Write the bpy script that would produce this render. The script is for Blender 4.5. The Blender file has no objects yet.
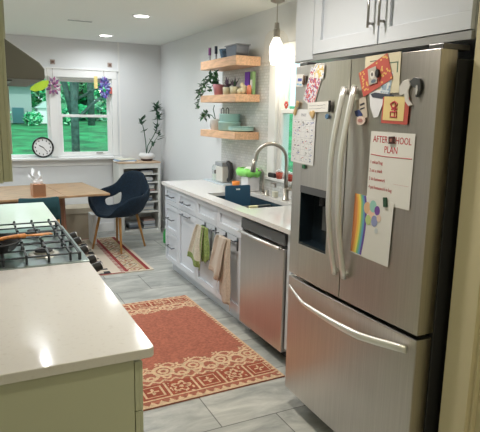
import bpy, bmesh, math, random
from mathutils import Vector, Matrix, Euler, noise
random.seed(7)
C = bpy.context.scene.collection
sc = bpy.context.scene
PI = math.pi
R = math.radians

# ------------------------------------------------------------------ camera
cam = bpy.data.objects.new('camera', bpy.data.cameras.new('camera'))
C.objects.link(cam)
right = Vector((0.89677411, -0.44212538, 0.01792588))
down = Vector((-0.06723487, -0.17619149, -0.98205704))
fwd = Vector((0.43735073, 0.87947809, -0.18773021))
m = Matrix((right, -down, -fwd)).transposed().to_4x4()
m.translation = Vector((-1.663, 0.0, 1.594))
cam.matrix_world = m
cam.data.sensor_width = 36
cam.data.lens = 534.1 / 480 * 36
cam.data.clip_start = 0.02
sc.camera = cam
# ------------------------------------------------------------------ world, exposure
sc.view_settings.view_transform = 'Standard'
sc.view_settings.look = 'None'
sc.view_settings.gamma = 1
sc.view_settings.exposure = 0.0
w = bpy.data.worlds.new('world'); sc.world = w; w.use_nodes = True
nt = w.node_tree
bg = nt.nodes['Background']
bg.inputs[0].default_value = (0.72, 0.90, 0.98, 1)
bg.inputs[1].default_value = 1.7
sun = bpy.data.lights.new('sun', 'SUN'); sun.energy = 2.2; sun.angle = R(3); sun.color = (1, .98, .92)
so = bpy.data.objects.new('sun', sun); so.rotation_euler = (R(38), 0, R(-18)); C.objects.link(so)

def area(name, loc, size, power, col, rot=(0, 0, 0), shape='DISK', sy=None, spread=180):
    l = bpy.data.lights.new(name, 'AREA'); l.shape = shape; l.size = size
    if sy: l.size_y = sy
    l.energy = power; l.color = col; l.spread = R(spread)
    o = bpy.data.objects.new(name, l); o.location = loc; o.rotation_euler = rot
    C.objects.link(o); return o
CANS = [(-0.19, 5.09), (-0.19, 6.59), (-0.75, 3.45), (-0.75, 2.05), (-0.75, 0.4), (-1.27, 4.73), (-1.60, 6.2), (-1.9, -0.9), (-0.75, -1.2), (-2.7, 5.0)]  # last one, on the dining side, is an unseen fill light added
CANW = [11, 7, 13, 12, 6, 13, 9, 6, 6, 14]
for (x, y), p in zip(CANS, CANW):
    area('can_light', (x, y, 2.452), 0.13, p, (1.0, 0.93, 0.66) if y < 1 else (1.0, 0.925, 0.82) if y < 4 else (0.94, 0.98, 1.0), spread=165 if y > 4 else 155)

# ------------------------------------------------------------------ materials
MATS = {}
def mat(name, col, rough=0.6, metal=0.0, noise_amt=0.0, nscale=20, bump=0.0, bscale=80, emit=None, estr=0, stretch=None, spec=0.5, coat=0.0):
    if name in MATS: return MATS[name]
    M = bpy.data.materials.new(name); M.use_nodes = True
    n = M.node_tree.nodes; L = M.node_tree.links
    p = n['Principled BSDF']
    c = (*col, 1) if len(col) == 3 else col
    p.inputs['Base Color'].default_value = c
    p.inputs['Roughness'].default_value = rough
    p.inputs['Metallic'].default_value = metal
    p.inputs['Specular IOR Level'].default_value = spec
    p.inputs['Coat Weight'].default_value = coat
    M.diffuse_color = c
    if noise_amt or bump:
        tc = n.new('ShaderNodeTexCoord'); mp = n.new('ShaderNodeMapping')
        L.new(tc.outputs['Object'], mp.inputs[0])
        if stretch: mp.inputs['Scale'].default_value = stretch
    if noise_amt:
        t = n.new('ShaderNodeTexNoise'); t.inputs['Scale'].default_value = nscale; t.inputs['Detail'].default_value = 4
        L.new(mp.outputs[0], t.inputs['Vector'])
        r = n.new('ShaderNodeValToRGB')
        r.color_ramp.elements[0].position = .35; r.color_ramp.elements[1].position = .65
        r.color_ramp.elements[0].color = (*[x * (1 - noise_amt) for x in col[:3]], 1)
        r.color_ramp.elements[1].color = (*[min(1, x * (1 + noise_amt)) for x in col[:3]], 1)
        L.new(t.outputs[0], r.inputs[0]); L.new(r.outputs[0], p.inputs['Base Color'])
    if bump:
        t2 = n.new('ShaderNodeTexNoise'); t2.inputs['Scale'].default_value = bscale; t2.inputs['Detail'].default_value = 3
        L.new(mp.outputs[0], t2.inputs['Vector'])
        b = n.new('ShaderNodeBump'); b.inputs['Strength'].default_value = bump; b.inputs['Distance'].default_value = .01
        L.new(t2.outputs[0], b.inputs['Height']); L.new(b.outputs[0], p.inputs['Normal'])
    if emit:
        p.inputs['Emission Color'].default_value = (*emit, 1); p.inputs['Emission Strength'].default_value = estr
    MATS[name] = M
    return M

def glass_mat(name, col=(1, 1, 1), rough=0.02, mixf=0.12, ior=1.45):
    if name in MATS: return MATS[name]
    M = bpy.data.materials.new(name); M.use_nodes = True
    n = M.node_tree.nodes; L = M.node_tree.links
    n.remove(n['Principled BSDF'])
    t = n.new('ShaderNodeBsdfTransparent'); t.inputs[0].default_value = (*col, 1)
    g = n.new('ShaderNodeBsdfGlossy'); g.inputs['Roughness'].default_value = rough
    lw = n.new('ShaderNodeLayerWeight'); lw.inputs[0].default_value = .5
    pw = n.new('ShaderNodeMath'); pw.operation = 'POWER'; pw.inputs[1].default_value = 5
    L.new(lw.outputs['Facing'], pw.inputs[0])
    ma = n.new('ShaderNodeMath'); ma.operation = 'MULTIPLY_ADD'; ma.inputs[1].default_value = (ior - 1) * 1.6; ma.inputs[2].default_value = .02 + mixf * .5; ma.use_clamp = True
    L.new(pw.outputs[0], ma.inputs[0])
    mx = n.new('ShaderNodeMixShader')
    L.new(ma.outputs[0], mx.inputs[0]); L.new(t.outputs[0], mx.inputs[1]); L.new(g.outputs[0], mx.inputs[2])
    L.new(mx.outputs[0], n['Material Output'].inputs[0])
    MATS[name] = M; return M

wallm = mat('wall_paint', (0.76, 0.77, 0.78), 0.75, bump=.05, bscale=200)
tanm = mat('warm_light_tan', (0.66, 0.59, 0.39), 0.6, bump=.04, bscale=150)  # near walls: tan puts dim warm light into the colour of white
ceilm = mat('ceiling_paint', (0.84, 0.87, 0.84), 0.85, bump=.05, bscale=150)
trimm = mat('white_trim', (0.84, 0.84, 0.83), 0.4)
cabm = mat('white_cabinet', (0.67, 0.71, 0.775), 0.38)
dimlitm = mat('white_cabinet_dimlit', (0.60, 0.62, 0.47), 0.5)  # white cabinets; the sage tint puts dim warm light into the colour
steel = mat('brushed_steel', (0.595, 0.565, 0.535), 0.31, 1.0, noise_amt=.05, nscale=3, bump=.05, bscale=6, stretch=(60, 60, 1))
_n = steel.node_tree.nodes; _v = _n.new('ShaderNodeCombineXYZ'); _v.inputs[2].default_value = 1
_n['Principled BSDF'].inputs['Anisotropic'].default_value = .65
steel.node_tree.links.new(_v.outputs[0], _n['Principled BSDF'].inputs['Tangent'])
steeld = mat('dark_steel', (0.20, 0.20, 0.21), 0.35, 0.9)
handlem = mat('handle_steel', (0.90, 0.89, 0.87), 0.34, 0.8)
nickel = mat('brushed_nickel', (0.45, 0.42, 0.38), 0.3, 0.95)
pullm = mat('dark_pull', (0.13, 0.14, 0.16), 0.3, 0.8)
blackm = mat('black_gloss', (0.012, 0.014, 0.018), 0.2)
blackmat = mat('black_matte', (0.02, 0.02, 0.022), 0.6)
fridgeside = mat('fridge_case_grey', (0.035, 0.035, 0.035), 0.55)
iron = mat('cast_iron', (0.035, 0.042, 0.048), 0.45, 0.2)
maple = mat('maple_wood', (0.72, 0.44, 0.27), 0.45, noise_amt=.14, nscale=4, stretch=(18, 2, 18))
walnut = mat('walnut_wood', (0.37, 0.22, 0.115), 0.4, noise_amt=.3, nscale=3, stretch=(2, 16, 8))
walnutd = mat('dark_walnut', (0.17, 0.07, 0.035), 0.45, noise_amt=.2, nscale=6)
oak = mat('oak_leg', (0.50, 0.25, 0.07), 0.4, noise_amt=.2, nscale=8, stretch=(10, 10, 1))
navy = mat('navy_fabric', (0.003, 0.014, 0.030), 0.95, noise_amt=.35, nscale=60, bump=.4, bscale=220)
teal_ch = mat('teal_fabric', (0.006, 0.045, 0.058), 0.9, bump=.3, bscale=200)
paper = mat('paper_white', (0.80, 0.79, 0.77), 0.7)
paperd = mat('paper_cream', (0.72, 0.66, 0.5), 0.7)
white = mat('white_plastic', (0.85, 0.85, 0.85), 0.4)
tealp = mat('teal_enamel', (0.42, 0.66, 0.63), 0.3)
redm = mat('red_paint', (0.55, 0.05, 0.04), 0.5)
leafd = mat('dark_leaf', (0.03, 0.10, 0.05), 0.45)
leafm = mat('mid_leaf', (0.07, 0.20, 0.07), 0.45)
def C_(name, col, rough=.6, **k): return mat(name, col, rough, **k)
clear = glass_mat('clear_glass', (.97, .98, .98), .03, .04)
pane = glass_mat('window_pane', (.95, 1, .97), .01, .02)

def quartz():
    M = mat('white_quartz', (0.80, 0.775, 0.745), 0.12, coat=.2)
    n = M.node_tree.nodes; L = M.node_tree.links; p = n['Principled BSDF']
    tc = n.new('ShaderNodeTexCoord')
    t = n.new('ShaderNodeTexNoise'); t.inputs['Scale'].default_value = 60; t.inputs['Detail'].default_value = 6
    L.new(tc.outputs['Object'], t.inputs['Vector'])
    r = n.new('ShaderNodeValToRGB')
    r.color_ramp.elements[0].position = .28; r.color_ramp.elements[0].color = (.73, .705, .685, 1)
    r.color_ramp.elements[1].position = .42; r.color_ramp.elements[1].color = (.79, .77, .755, 1)
    L.new(t.outputs[0], r.inputs[0]); L.new(r.outputs[0], p.inputs['Base Color'])
    return M
quartz = quartz()

def floor_mat():
    M = bpy.data.materials.new('grey_stone_tile'); M.use_nodes = True
    n = M.node_tree.nodes; L = M.node_tree.links; p = n['Principled BSDF']
    tc = n.new('ShaderNodeTexCoord'); mp = n.new('ShaderNodeMapping')
    mp.inputs['Location'].default_value = (0.29, -2.28 + .4572 * 20, 0)
    L.new(tc.outputs['Object'], mp.inputs[0])
    b = n.new('ShaderNodeTexBrick'); b.offset = 0.35; b.squash = 1
    b.inputs['Scale'].default_value = 1; b.inputs['Brick Width'].default_value = .914; b.inputs['Row Height'].default_value = .4572
    b.inputs['Mortar Size'].default_value = .0035; b.inputs['Mortar Smooth'].default_value = .1; b.inputs['Bias'].default_value = 0
    b.inputs['Color1'].default_value = (.50, .50, .475, 1); b.inputs['Color2'].default_value = (.38, .39, .38, 1); b.inputs['Mortar'].default_value = (.16, .16, .15, 1)
    L.new(mp.outputs[0], b.inputs['Vector'])
    mp2 = n.new('ShaderNodeMapping'); mp2.inputs['Scale'].default_value = (1.2, 3.5, 1); L.new(tc.outputs['Object'], mp2.inputs[0])
    t = n.new('ShaderNodeTexNoise'); t.inputs['Scale'].default_value = 2.2; t.inputs['Detail'].default_value = 9; t.inputs['Roughness'].default_value = .68; t.inputs['Distortion'].default_value = .8
    L.new(mp2.outputs[0], t.inputs['Vector'])
    r = n.new('ShaderNodeValToRGB')
    r.color_ramp.elements[0].position = .34; r.color_ramp.elements[0].color = (.62, .64, .64, 1)
    r.color_ramp.elements[1].position = .66; r.color_ramp.elements[1].color = (1.22, 1.21, 1.18, 1)
    L.new(t.outputs[0], r.inputs[0])
    mx = n.new('ShaderNodeMix'); mx.data_type = 'RGBA'; mx.blend_type = 'MULTIPLY'; mx.inputs[0].default_value = 1
    L.new(b.outputs[0], mx.inputs[6]); L.new(r.outputs[0], mx.inputs[7]); L.new(mx.outputs[2], p.inputs['Base Color'])
    p.inputs['Roughness'].default_value = .38
    return M
floorm = floor_mat()

def tile_mat():
    M = bpy.data.materials.new('small_white_tile'); M.use_nodes = True
    n = M.node_tree.nodes; L = M.node_tree.links; p = n['Principled BSDF']
    tc = n.new('ShaderNodeTexCoord'); mp = n.new('ShaderNodeMapping'); mp.inputs['Rotation'].default_value = (0, PI / 2, 0)
    sx = n.new('ShaderNodeSeparateXYZ'); cx = n.new('ShaderNodeCombineXYZ')
    L.new(tc.outputs['Object'], sx.inputs[0]); L.new(sx.outputs[1], cx.inputs[0]); L.new(sx.outputs[2], cx.inputs[1])
    b = n.new('ShaderNodeTexBrick'); b.inputs['Scale'].default_value = 1
    b.inputs['Brick Width'].default_value = .05; b.inputs['Row Height'].default_value = .025; b.inputs['Mortar Size'].default_value = .002
    b.inputs['Color1'].default_value = (.76, .76, .75, 1); b.inputs['Color2'].default_value = (.64, .65, .65, 1); b.inputs['Mortar'].default_value = (.56, .56, .54, 1)
    L.new(cx.outputs[0], b.inputs['Vector']); L.new(b.outputs[0], p.inputs['Base Color'])
    bp = n.new('ShaderNodeBump'); bp.inputs['Strength'].default_value = .5; bp.inputs['Distance'].default_value = .002; bp.invert = True
    L.new(b.outputs[1], bp.inputs['Height']); L.new(bp.outputs[0], p.inputs['Normal'])
    p.inputs['Roughness'].default_value = .22
    return M
tilem = tile_mat()

# ------------------------------------------------------------------ mesh builder
OFF = {}
class MB:
    def __init__(s): s.bm = bmesh.new(); s.mats = []
    def mi(s, m):
        if m not in s.mats: s.mats.append(m)
        return s.mats.index(m)
    def _paint(s, faces, m):
        i = s.mi(m)
        for f in faces: f.material_index = i
    def box(s, x0, x1, y0, y1, z0, z1, m, M=None):
        if x0 > x1: x0, x1 = x1, x0
        if y0 > y1: y0, y1 = y1, y0
        if z0 > z1: z0, z1 = z1, z0
        v = [Vector((x, y, z)) for z in (z0, z1) for y in (y0, y1) for x in (x0, x1)]
        if M: v = [M @ q for q in v]
        v = [s.bm.verts.new(q) for q in v]
        fs = [s.bm.faces.new([v[i] for i in f]) for f in ((0, 2, 3, 1), (4, 5, 7, 6), (0, 1, 5, 4), (2, 6, 7, 3), (0, 4, 6, 2), (1, 3, 7, 5))]
        s._paint(fs, m); return s
    def prism(s, pts, axis, a0, a1, m, M=None):
        def P(p, a):
            q = Vector((a, p[0], p[1])) if axis == 'x' else Vector((p[0], a, p[1])) if axis == 'y' else Vector((p[0], p[1], a))
            return M @ q if M else q
        A = [s.bm.verts.new(P(p, a0)) for p in pts]; B = [s.bm.verts.new(P(p, a1)) for p in pts]
        n = len(pts); fs = [s.bm.faces.new(A[::-1]), s.bm.faces.new(B)]
        for i in range(n): fs.append(s.bm.faces.new((A[i], A[(i + 1) % n], B[(i + 1) % n], B[i])))
        s._paint(fs, m); return s
    def tube(s, pts, r, m, seg=8, cap=True, flat=1.0, up=None):
        pts = [Vector(p) for p in pts]; n = len(pts)
        rs = r if isinstance(r, (list, tuple)) else [r] * n
        rings = []; prev = None
        for i, p in enumerate(pts):
            d = (pts[min(i + 1, n - 1)] - pts[max(i - 1, 0)]).normalized()
            if prev is None:
                a = up.copy() if up else (Vector((0, 0, 1)) if abs(d.z) < .9 else Vector((1, 0, 0)))
            else: a = prev
            a = (a - d * a.dot(d)).normalized(); prev = a; b = d.cross(a)
            rings.append([s.bm.verts.new(p + a * math.cos(2 * PI * k / seg) * rs[i] + b * math.sin(2 * PI * k / seg) * rs[i] * flat) for k in range(seg)])
        fs = []
        for i in range(n - 1):
            for k in range(seg): fs.append(s.bm.faces.new((rings[i][k], rings[i][(k + 1) % seg], rings[i + 1][(k + 1) % seg], rings[i + 1][k])))
        if cap: fs.append(s.bm.faces.new(rings[0][::-1])); fs.append(s.bm.faces.new(rings[-1]))
        s._paint(fs, m); return s
    def cyl(s, p0, p1, r, m, r1=None, seg=16): return s.tube([p0, p1], [r, r if r1 is None else r1], m, seg)
    def lathe(s, prof, c, m, seg=24, M=None, sx=1, sy=1):
        c = Vector(c); rings = []
        for r, z in prof:
            if r < 1e-5: rings.append([s.bm.verts.new((M @ Vector((0, 0, z)) if M else Vector((0, 0, z))) + c)])
            else:
                L_ = []
                for k in range(seg):
                    q = Vector((math.cos(2 * PI * k / seg) * r * sx, math.sin(2 * PI * k / seg) * r * sy, z))
                    L_.append(s.bm.verts.new((M @ q if M else q) + c))
                rings.append(L_)
        fs = []
        for A, B in zip(rings, rings[1:]):
            if len(A) == 1 and len(B) == 1: continue
            for k in range(seg):
                a, b = k, (k + 1) % seg
                if len(A) == 1: fs.append(s.bm.faces.new((A[0], B[b], B[a])))
                elif len(B) == 1: fs.append(s.bm.faces.new((A[a], A[b], B[0])))
                else: fs.append(s.bm.faces.new((A[a], A[b], B[b], B[a])))
        s._paint(fs, m); return s
    def ball(s, c, r, m, sc_=(1, 1, 1), sub=2, jit=0):
        g = bmesh.ops.create_icosphere(s.bm, subdivisions=sub, radius=r)
        for v in g['verts']:
            q = Vector([a * b for a, b in zip(v.co, sc_)])
            if jit: q *= 1 + jit * (random.random() - .5) * 2
            v.co = q + Vector(c)
        fs = {f for v in g['verts'] for f in v.link_faces}
        s._paint(fs, m); return s
    def quad(s, pts, m):
        f = s.bm.faces.new([s.bm.verts.new(p) for p in pts]); s._paint([f], m); return s
    def build(s, name, parent=None, at=None, bevel=0, smooth=False, seg=2, solid=0, sub=0, recalc=True):
        off = Vector(at) if at is not None else (OFF.get(parent.name, Vector()) if parent else Vector())
        if recalc: bmesh.ops.recalc_face_normals(s.bm, faces=s.bm.faces[:])
        for v in s.bm.verts: v.co -= off
        me = bpy.data.meshes.new(name); s.bm.to_mesh(me); s.bm.free()
        for m in s.mats: me.materials.append(m)
        o = bpy.data.objects.new(name, me); C.objects.link(o)
        if parent: o.parent = parent; OFF[o.name] = off
        else: o.location = off; OFF[o.name] = off
        if smooth: me.polygons.foreach_set('use_smooth', [True] * len(me.polygons))
        if solid: q = o.modifiers.new('s', 'SOLIDIFY'); q.thickness = solid; q.offset = 0
        if sub: q = o.modifiers.new('u', 'SUBSURF'); q.levels = q.render_levels = sub
        if bevel: q = o.modifiers.new('b', 'BEVEL'); q.width = bevel; q.segments = seg; q.limit_method = 'ANGLE'; q.angle_limit = R(40)
        return o
def tag(o, label, cat, group=None, kind=None):
    if label: o['label'] = label
    if cat: o['category'] = cat
    if group: o['group'] = group
    if kind: o['kind'] = kind
    return o
def thing(name, label, cat, loc=(0, 0, 0), rotz=0, group=None, local=False):
    o = bpy.data.objects.new(name, None); o.empty_display_size = .05; C.objects.link(o)
    o.location = loc; o.rotation_euler = (0, 0, rotz)
    OFF[o.name] = Vector() if local else Vector(loc)
    return tag(o, label, cat, group)
def struct(name, mb, **k):
    o = mb.build(name, **k); o['kind'] = 'structure'; return o
def arr(center, n, r0, r1, a0=0): return [(center[0] + r0 * math.cos(a0 + 2 * PI * i / n), center[1] + r1 * math.sin(a0 + 2 * PI * i / n)) for i in range(n)]

# ------------------------------------------------------------------ room shell
H = 2.47; XR = 0.65; YF = 7.13; XL = -1.94; XD = -3.3; YB = -3.0
b = MB(); b.box(XD - .1, 1.0, YB - .1, YF + .12, -.08, 0, floorm); struct('floor', b)
b = MB(); b.box(XD - .1, 1.0, YB - .1, YF + .12, H, H + .1, ceilm); struct('ceiling', b)
# far wall with two window openings
WL = (-1.85, -0.79); WRt = (-0.694, -0.018); WZ = (1.02, 2.005)
b = MB()
b.box(XD, 0.75, YF, YF + .12, 0, WZ[0], wallm); b.box(XD, 0.75, YF, YF + .12, WZ[1], H, wallm)
b.box(XD, WL[0], YF, YF + .12, WZ[0], WZ[1], wallm); b.box(WL[1], WRt[0], YF, YF + .12, WZ[0], WZ[1], wallm); b.box(WRt[1], .75, YF, YF + .12, WZ[0], WZ[1], wallm)
struct('wall_far', b)
# right wall with window above the sink
SW = (3.22, 3.98); SZ = (1.06, 2.07)
b = MB()
b.box(XR, XR + .12, 1.2, YF, 0, SZ[0], wallm); b.box(XR, XR + .12, 1.2, YF, SZ[1], H, wallm)
b.box(XR, XR + .12, 1.2, SW[0], SZ[0], SZ[1], wallm); b.box(XR, XR + .12, SW[1], YF, SZ[0], SZ[1], wallm)
struct('wall_right', b)
b = MB(); b.box(XR - .008, XR, 4.12, 5.10, .915, 2.04, tilem); b.box(XR - .008, XR, 2.4, 4.12, .915, 1.04, tilem)
struct('wall_backsplash', b)
# near right stub wall (white, with dim warm light put into its tan) by the refrigerator, continuing towards the camera
b = MB(); b.box(-.085, XR + .1, 1.235, 1.35, 0, H, tanm); b.box(-.06, .06, YB, 1.24, 0, H, tanm); struct('wall_entry', b)
b = MB(); b.box(-.105, -.085, 1.235, 1.352, 0, H, tanm); b.box(-.082, -.06, 1.225, 1.235, 0, H, tanm); struct('trim_1', b, bevel=.002)
b = MB(); b.box(XL - .15, XL - .025, 1.35, 4.25, 0, H, wallm); struct('wall_left', b)
b = MB(); b.box(XD - .1, XD, YB, YF, 0, H, wallm); struct('wall_dining', b)
b = MB(); b.box(XD - .1, .1, YB - .1, YB, 0, H, tanm); struct('wall_back', b)
b = MB(); b.box(XD, .02, YF - .014, YF, 0, .12, trimm); struct('baseboard_far', b, bevel=.003)
b = MB(); b.box(XR - .014, XR, 5.14, YF - .014, 0, .12, trimm); struct('baseboard_right', b, bevel=.003)
b = MB(); b.box(.075, .095, YF - .008, YF, .12, H, trimm); struct('trim_2', b)

# ------------------------------------------------------------------ windows
def frame_x(b, x0, x1, z0, z1, y0, y1, t, m):
    b.box(x0, x1, y0, y1, z0, z0 + t, m); b.box(x0, x1, y0, y1, z1 - t, z1, m)
    b.box(x0, x0 + t, y0, y1, z0 + t, z1 - t, m); b.box(x1 - t, x1, y0, y1, z0 + t, z1 - t, m)
w1 = bpy.data.objects.new('window_1', None); C.objects.link(w1); w1['kind'] = 'structure'
w1.location = (-1.3, YF, WZ[0]); OFF['window_1'] = Vector(w1.location)
b = MB(); frame_x(b, *WL, WZ[0], WZ[1], YF + .01, YF + .09, .028, trimm); b.build('window_frame', w1, bevel=.003)
b = MB(); b.box(WL[0] + .02, WL[1] - .02, YF + .045, YF + .051, WZ[0] + .02, WZ[1] - .02, pane); b.build('pane', w1)
w2 = bpy.data.objects.new('window_2', None); C.objects.link(w2); w2['kind'] = 'structure'
w2.location = (-.35, YF, WZ[0]); OFF['window_2'] = Vector(w2.location)
b = MB(); frame_x(b, *WRt, WZ[0], WZ[1], YF + .01, YF + .10, .022, trimm); b.build('window_frame', w2, bevel=.003)
b = MB(); frame_x(b, WRt[0] + .02, WRt[1] - .02, WZ[0] + .02, 1.55, YF + .02, YF + .05, .035, trimm); b.build('lower_sash', w2, bevel=.003)
b = MB(); frame_x(b, WRt[0] + .02, WRt[1] - .02, 1.515, WZ[1] - .02, YF + .055, YF + .085, .030, trimm); b.build('upper_sash', w2, bevel=.003)
b = MB(); b.box(WRt[0] + .05, WRt[1] - .05, YF + .033, YF + .037, WZ[0] + .05, 1.52, pane); b.build('pane', w2)
b = MB(); b.box(WRt[0] + .05, WRt[1] - .05, YF + .068, YF + .072, 1.54, WZ[1] - .045, pane); b.build('pane', w2)
b = MB(); b.box(-.23, -.15, YF + .0, YF + .022, WZ[0] + .035, WZ[0] + .05, mat('sash_lift', (.35, .33, .30), .4)); b.build('sash_lift', w2)
# casings, stool, apron
b = MB()
b.box(-1.97, WL[0], YF - .02, YF, WZ[0], 2.03, trimm); b.box(WL[1], WRt[0], YF - .02, YF, WZ[0], 2.03, trimm); b.box(WRt[1], .05, YF - .02, YF, WZ[0], 2.03, trimm)
b.box(-1.97, .05, YF - .024, YF, WZ[1], 2.10, trimm); b.box(-1.99, .07, YF - .035, YF, 2.10, 2.115, trimm)
struct('trim_3', b, bevel=.003)
b = MB(); b.box(-2.0, .085, YF - .11, YF + .02, .985, 1.012, trimm); b.box(-1.97, .06, YF - .018, YF, .90, .985, trimm); struct('trim_4', b, bevel=.004)
# sink window
w3 = bpy.data.objects.new('window_3', None); C.objects.link(w3); w3['kind'] = 'structure'
w3.location = (XR, 3.6, SZ[0]); OFF['window_3'] = Vector(w3.location)
def frame_y(b, y0, y1, z0, z1, x0, x1, t, m):
    b.box(x0, x1, y0, y1, z0, z0 + t, m); b.box(x0, x1, y0, y1, z1 - t, z1, m)
    b.box(x0, x1, y0, y0 + t, z0 + t, z1 - t, m); b.box(x0, x1, y1 - t, y1, z0 + t, z1 - t, m)
b = MB(); frame_y(b, *SW, *SZ, XR + .01, XR + .11, .02, trimm); b.build('window_frame', w3, bevel=.003)
b = MB(); frame_y(b, SW[0] + .02, SW[1] - .02, SZ[0] + .02, 1.64, XR + .02, XR + .05, .035, trimm); b.build('lower_sash', w3, bevel=.003)
b = MB(); frame_y(b, SW[0] + .02, SW[1] - .02, 1.60, SZ[1] - .02, XR + .055, XR + .085, .035, trimm); b.build('upper_sash', w3, bevel=.003)
b = MB(); b.box(XR + .033, XR + .037, SW[0] + .05, SW[1] - .05, SZ[0] + .05, 1.61, pane); b.build('pane', w3)
b = MB(); b.box(XR + .068, XR + .072, SW[0] + .05, SW[1] - .05, 1.63, SZ[1] - .05, pane); b.build('pane', w3)
b = MB()
b.box(XR - .02, XR, SW[1], 4.10, 1.04, 2.16, trimm); b.box(XR - .02, XR, 3.10, SW[0], 1.04, 2.16, trimm); b.box(XR - .022, XR, 3.10, 4.10, SZ[1], 2.16, trimm)
b.box(XR - .05, XR + .02, 3.08, 4.12, 1.04, 1.062, trimm)
struct('trim_5', b, bevel=.003)

# ------------------------------------------------------------------ outdoors
grass = mat('lawn_grass', (.018, .22, .075), .9, noise_amt=.5, nscale=1.2, bump=.8, bscale=8)
b = MB()
NX, NY = 28, 24
V = [[None] * (NX + 1) for _ in range(NY + 1)]
for j in range(NY + 1):
    for i in range(NX + 1):
        x = -25 + i * 3; y = YF + .3 + j * 2 if j else YF + .13
        z = -.35 + max(0, (y - 8)) * .062 + .05 * noise.noise(Vector((x * .3, y * .3, 0)))
        V[j][i] = b.bm.verts.new((x, y, z))
fs = [b.bm.faces.new((V[j][i], V[j][i + 1], V[j + 1][i + 1], V[j + 1][i])) for j in range(NY) for i in range(NX)]
b._paint(fs, grass); o = b.build('lawn', smooth=True); tag(o, None, None, kind='structure')
b = MB(); b.box(.78, 40, -4, YF + .14, -.45, -.35, grass); o = b.build('side_lawn'); tag(o, None, None, kind='structure')
bark = mat('bark', (.055, .115, .10), .9, noise_amt=.4, nscale=10, bump=.6, bscale=20)
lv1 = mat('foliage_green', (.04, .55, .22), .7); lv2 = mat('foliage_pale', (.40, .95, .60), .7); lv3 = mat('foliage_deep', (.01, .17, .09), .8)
def gz(y): return -.35 + max(0, y - 8) * .062
def leafcloud(b, c, r, n, s, ms):
    for _ in range(n):
        d = Vector((random.gauss(0, 1), random.gauss(0, 1), random.gauss(0, 1))).normalized() * (random.random() ** .4)
        p = Vector(c) + Vector((d.x * r[0], d.y * r[1], d.z * r[2]))
        a = Vector((random.gauss(0, 1), random.gauss(0, 1), random.gauss(0, 1))).normalized(); e = a.orthogonal().normalized()
        q = s * (.6 + random.random() * .8)
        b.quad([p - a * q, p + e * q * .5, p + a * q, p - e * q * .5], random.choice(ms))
def tree(label, x, y, tr, th, crown, nleaf, ls, branches=(), group=None, ms=(lv1, lv1, lv2, lv3), lean=0):
    t = thing('tree', label, 'tree', (x, y, gz(y)), group=group)
    b = MB(); z0 = gz(y)
    b.tube([(x, y, z0 - .2), (x + lean * .3, y, z0 + th * .4), (x + lean, y, z0 + th)], [tr * 1.15, tr, tr * .75], bark, 10)
    for (dx, dz, ln, rr) in branches:
        b.tube([(x + lean * .4, y, z0 + dz), (x + lean * .4 + dx * .5, y + .1, z0 + dz + ln * .55), (x + dx + lean * .4, y + .2, z0 + dz + ln)], [rr, rr * .8, rr * .5], bark, 8)
    b.build('trunk', t, smooth=True)
    b = MB()
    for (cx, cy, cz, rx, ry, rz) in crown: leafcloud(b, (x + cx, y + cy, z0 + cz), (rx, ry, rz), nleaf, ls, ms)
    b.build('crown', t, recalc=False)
# near trunk seen through the double-hung window
tree('grey forked tree trunk close behind the double-hung window', .34, 12.2, .085, 3.6, [(0.3, .4, 4.6, 2.2, 1.5, .9), (.6, -.2, 3.1, 1.5, .6, .55)], 420, .075,
     branches=[(-.45, 1.45, 1.9, .075), (.22, 1.7, 1.6, .07), (.75, 1.45, .65, .045), (1.0, 1.9, .5, .03)])
tree('thick straight tree trunk at the far lawn edge, in the right-hand window half', 3.75, 28, .16, 6, [(0, .5, 6, 3.6, 2, 2.5)], 1100, .22, branches=[(1.2, 2.2, 2.5, .15)])
k = 0
for x, y, cz, rx, rz, lab in [(-4.2, 36, 2.9, 3.2, 2.6, 'leafy green tree behind the neighbour house, far left of the picture window'), (-.6, 38.5, 4.9, 3, 3, 'leafy tree rising over the roof of the pale neighbour house'), (2.6, 35, 3.6, 2.2, 2.8, 'bushy tree just right of the white garden shed'),
                              (5.2, 38, 3.8, 2.4, 3.0, 'dense tree behind the thick straight trunk'), (7.4, 35, 3.4, 2.3, 2.6, 'rightmost bushy tree seen through the double-hung window'), (10.5, 38, 3.8, 3.2, 3, 'tree beyond the right edge of the far lawn')]:
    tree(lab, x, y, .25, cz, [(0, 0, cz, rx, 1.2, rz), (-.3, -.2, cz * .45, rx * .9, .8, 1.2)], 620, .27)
t = thing('hedge', 'low dark green hedge along the far edge of the lawn', 'hedge', (6.6, 31, gz(31)))
b = MB(); leafcloud(b, (6.6, 31, gz(31) + .4), (4.3, .5, .55), 1700, .2, (lv1, lv3, lv2)); b.build('foliage', t, recalc=False)
# neighbour house and shed
sid = mat('house_siding', (.34, .43, .41), .8); hd = mat('house_dark', (.05, .17, .19), .6); hroof = mat('house_roof', (.10, .15, .15), .8)
hz = gz(29)
t = thing('neighbour_house', 'pale grey neighbour house with a dark door beyond the lawn', 'house', (-.6, 29, hz))
b = MB(); b.box(-3.6, 1.0, 28.6, 33, hz, hz + 1.8, sid)
b.build('wall', t)
b = MB(); b.prism([(-4.1, hz + 1.8), (1.3, hz + 1.8), (0.7, hz + 2.2), (-3.5, hz + 2.2)], 'y', 28.3, 33.3, hroof); b.build('roof', t)
b = MB(); b.box(.1, .62, 28.52, 28.6, hz, hz + .75, hd); b.build('door', t)
b = MB(); b.box(-1.4, -.5, 28.54, 28.6, hz + .9, hz + 1.5, hd); b.build('window', t)
t = thing('garden_shed', 'small white garden shed right of the neighbour house', 'shed', (1.75, 28.5, hz))
b = MB(); b.box(1.25, 2.15, 28.4, 29.6, hz, hz + .75, mat('shed_white', (.85, .93, .90), .7)); b.build('wall', t)
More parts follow.
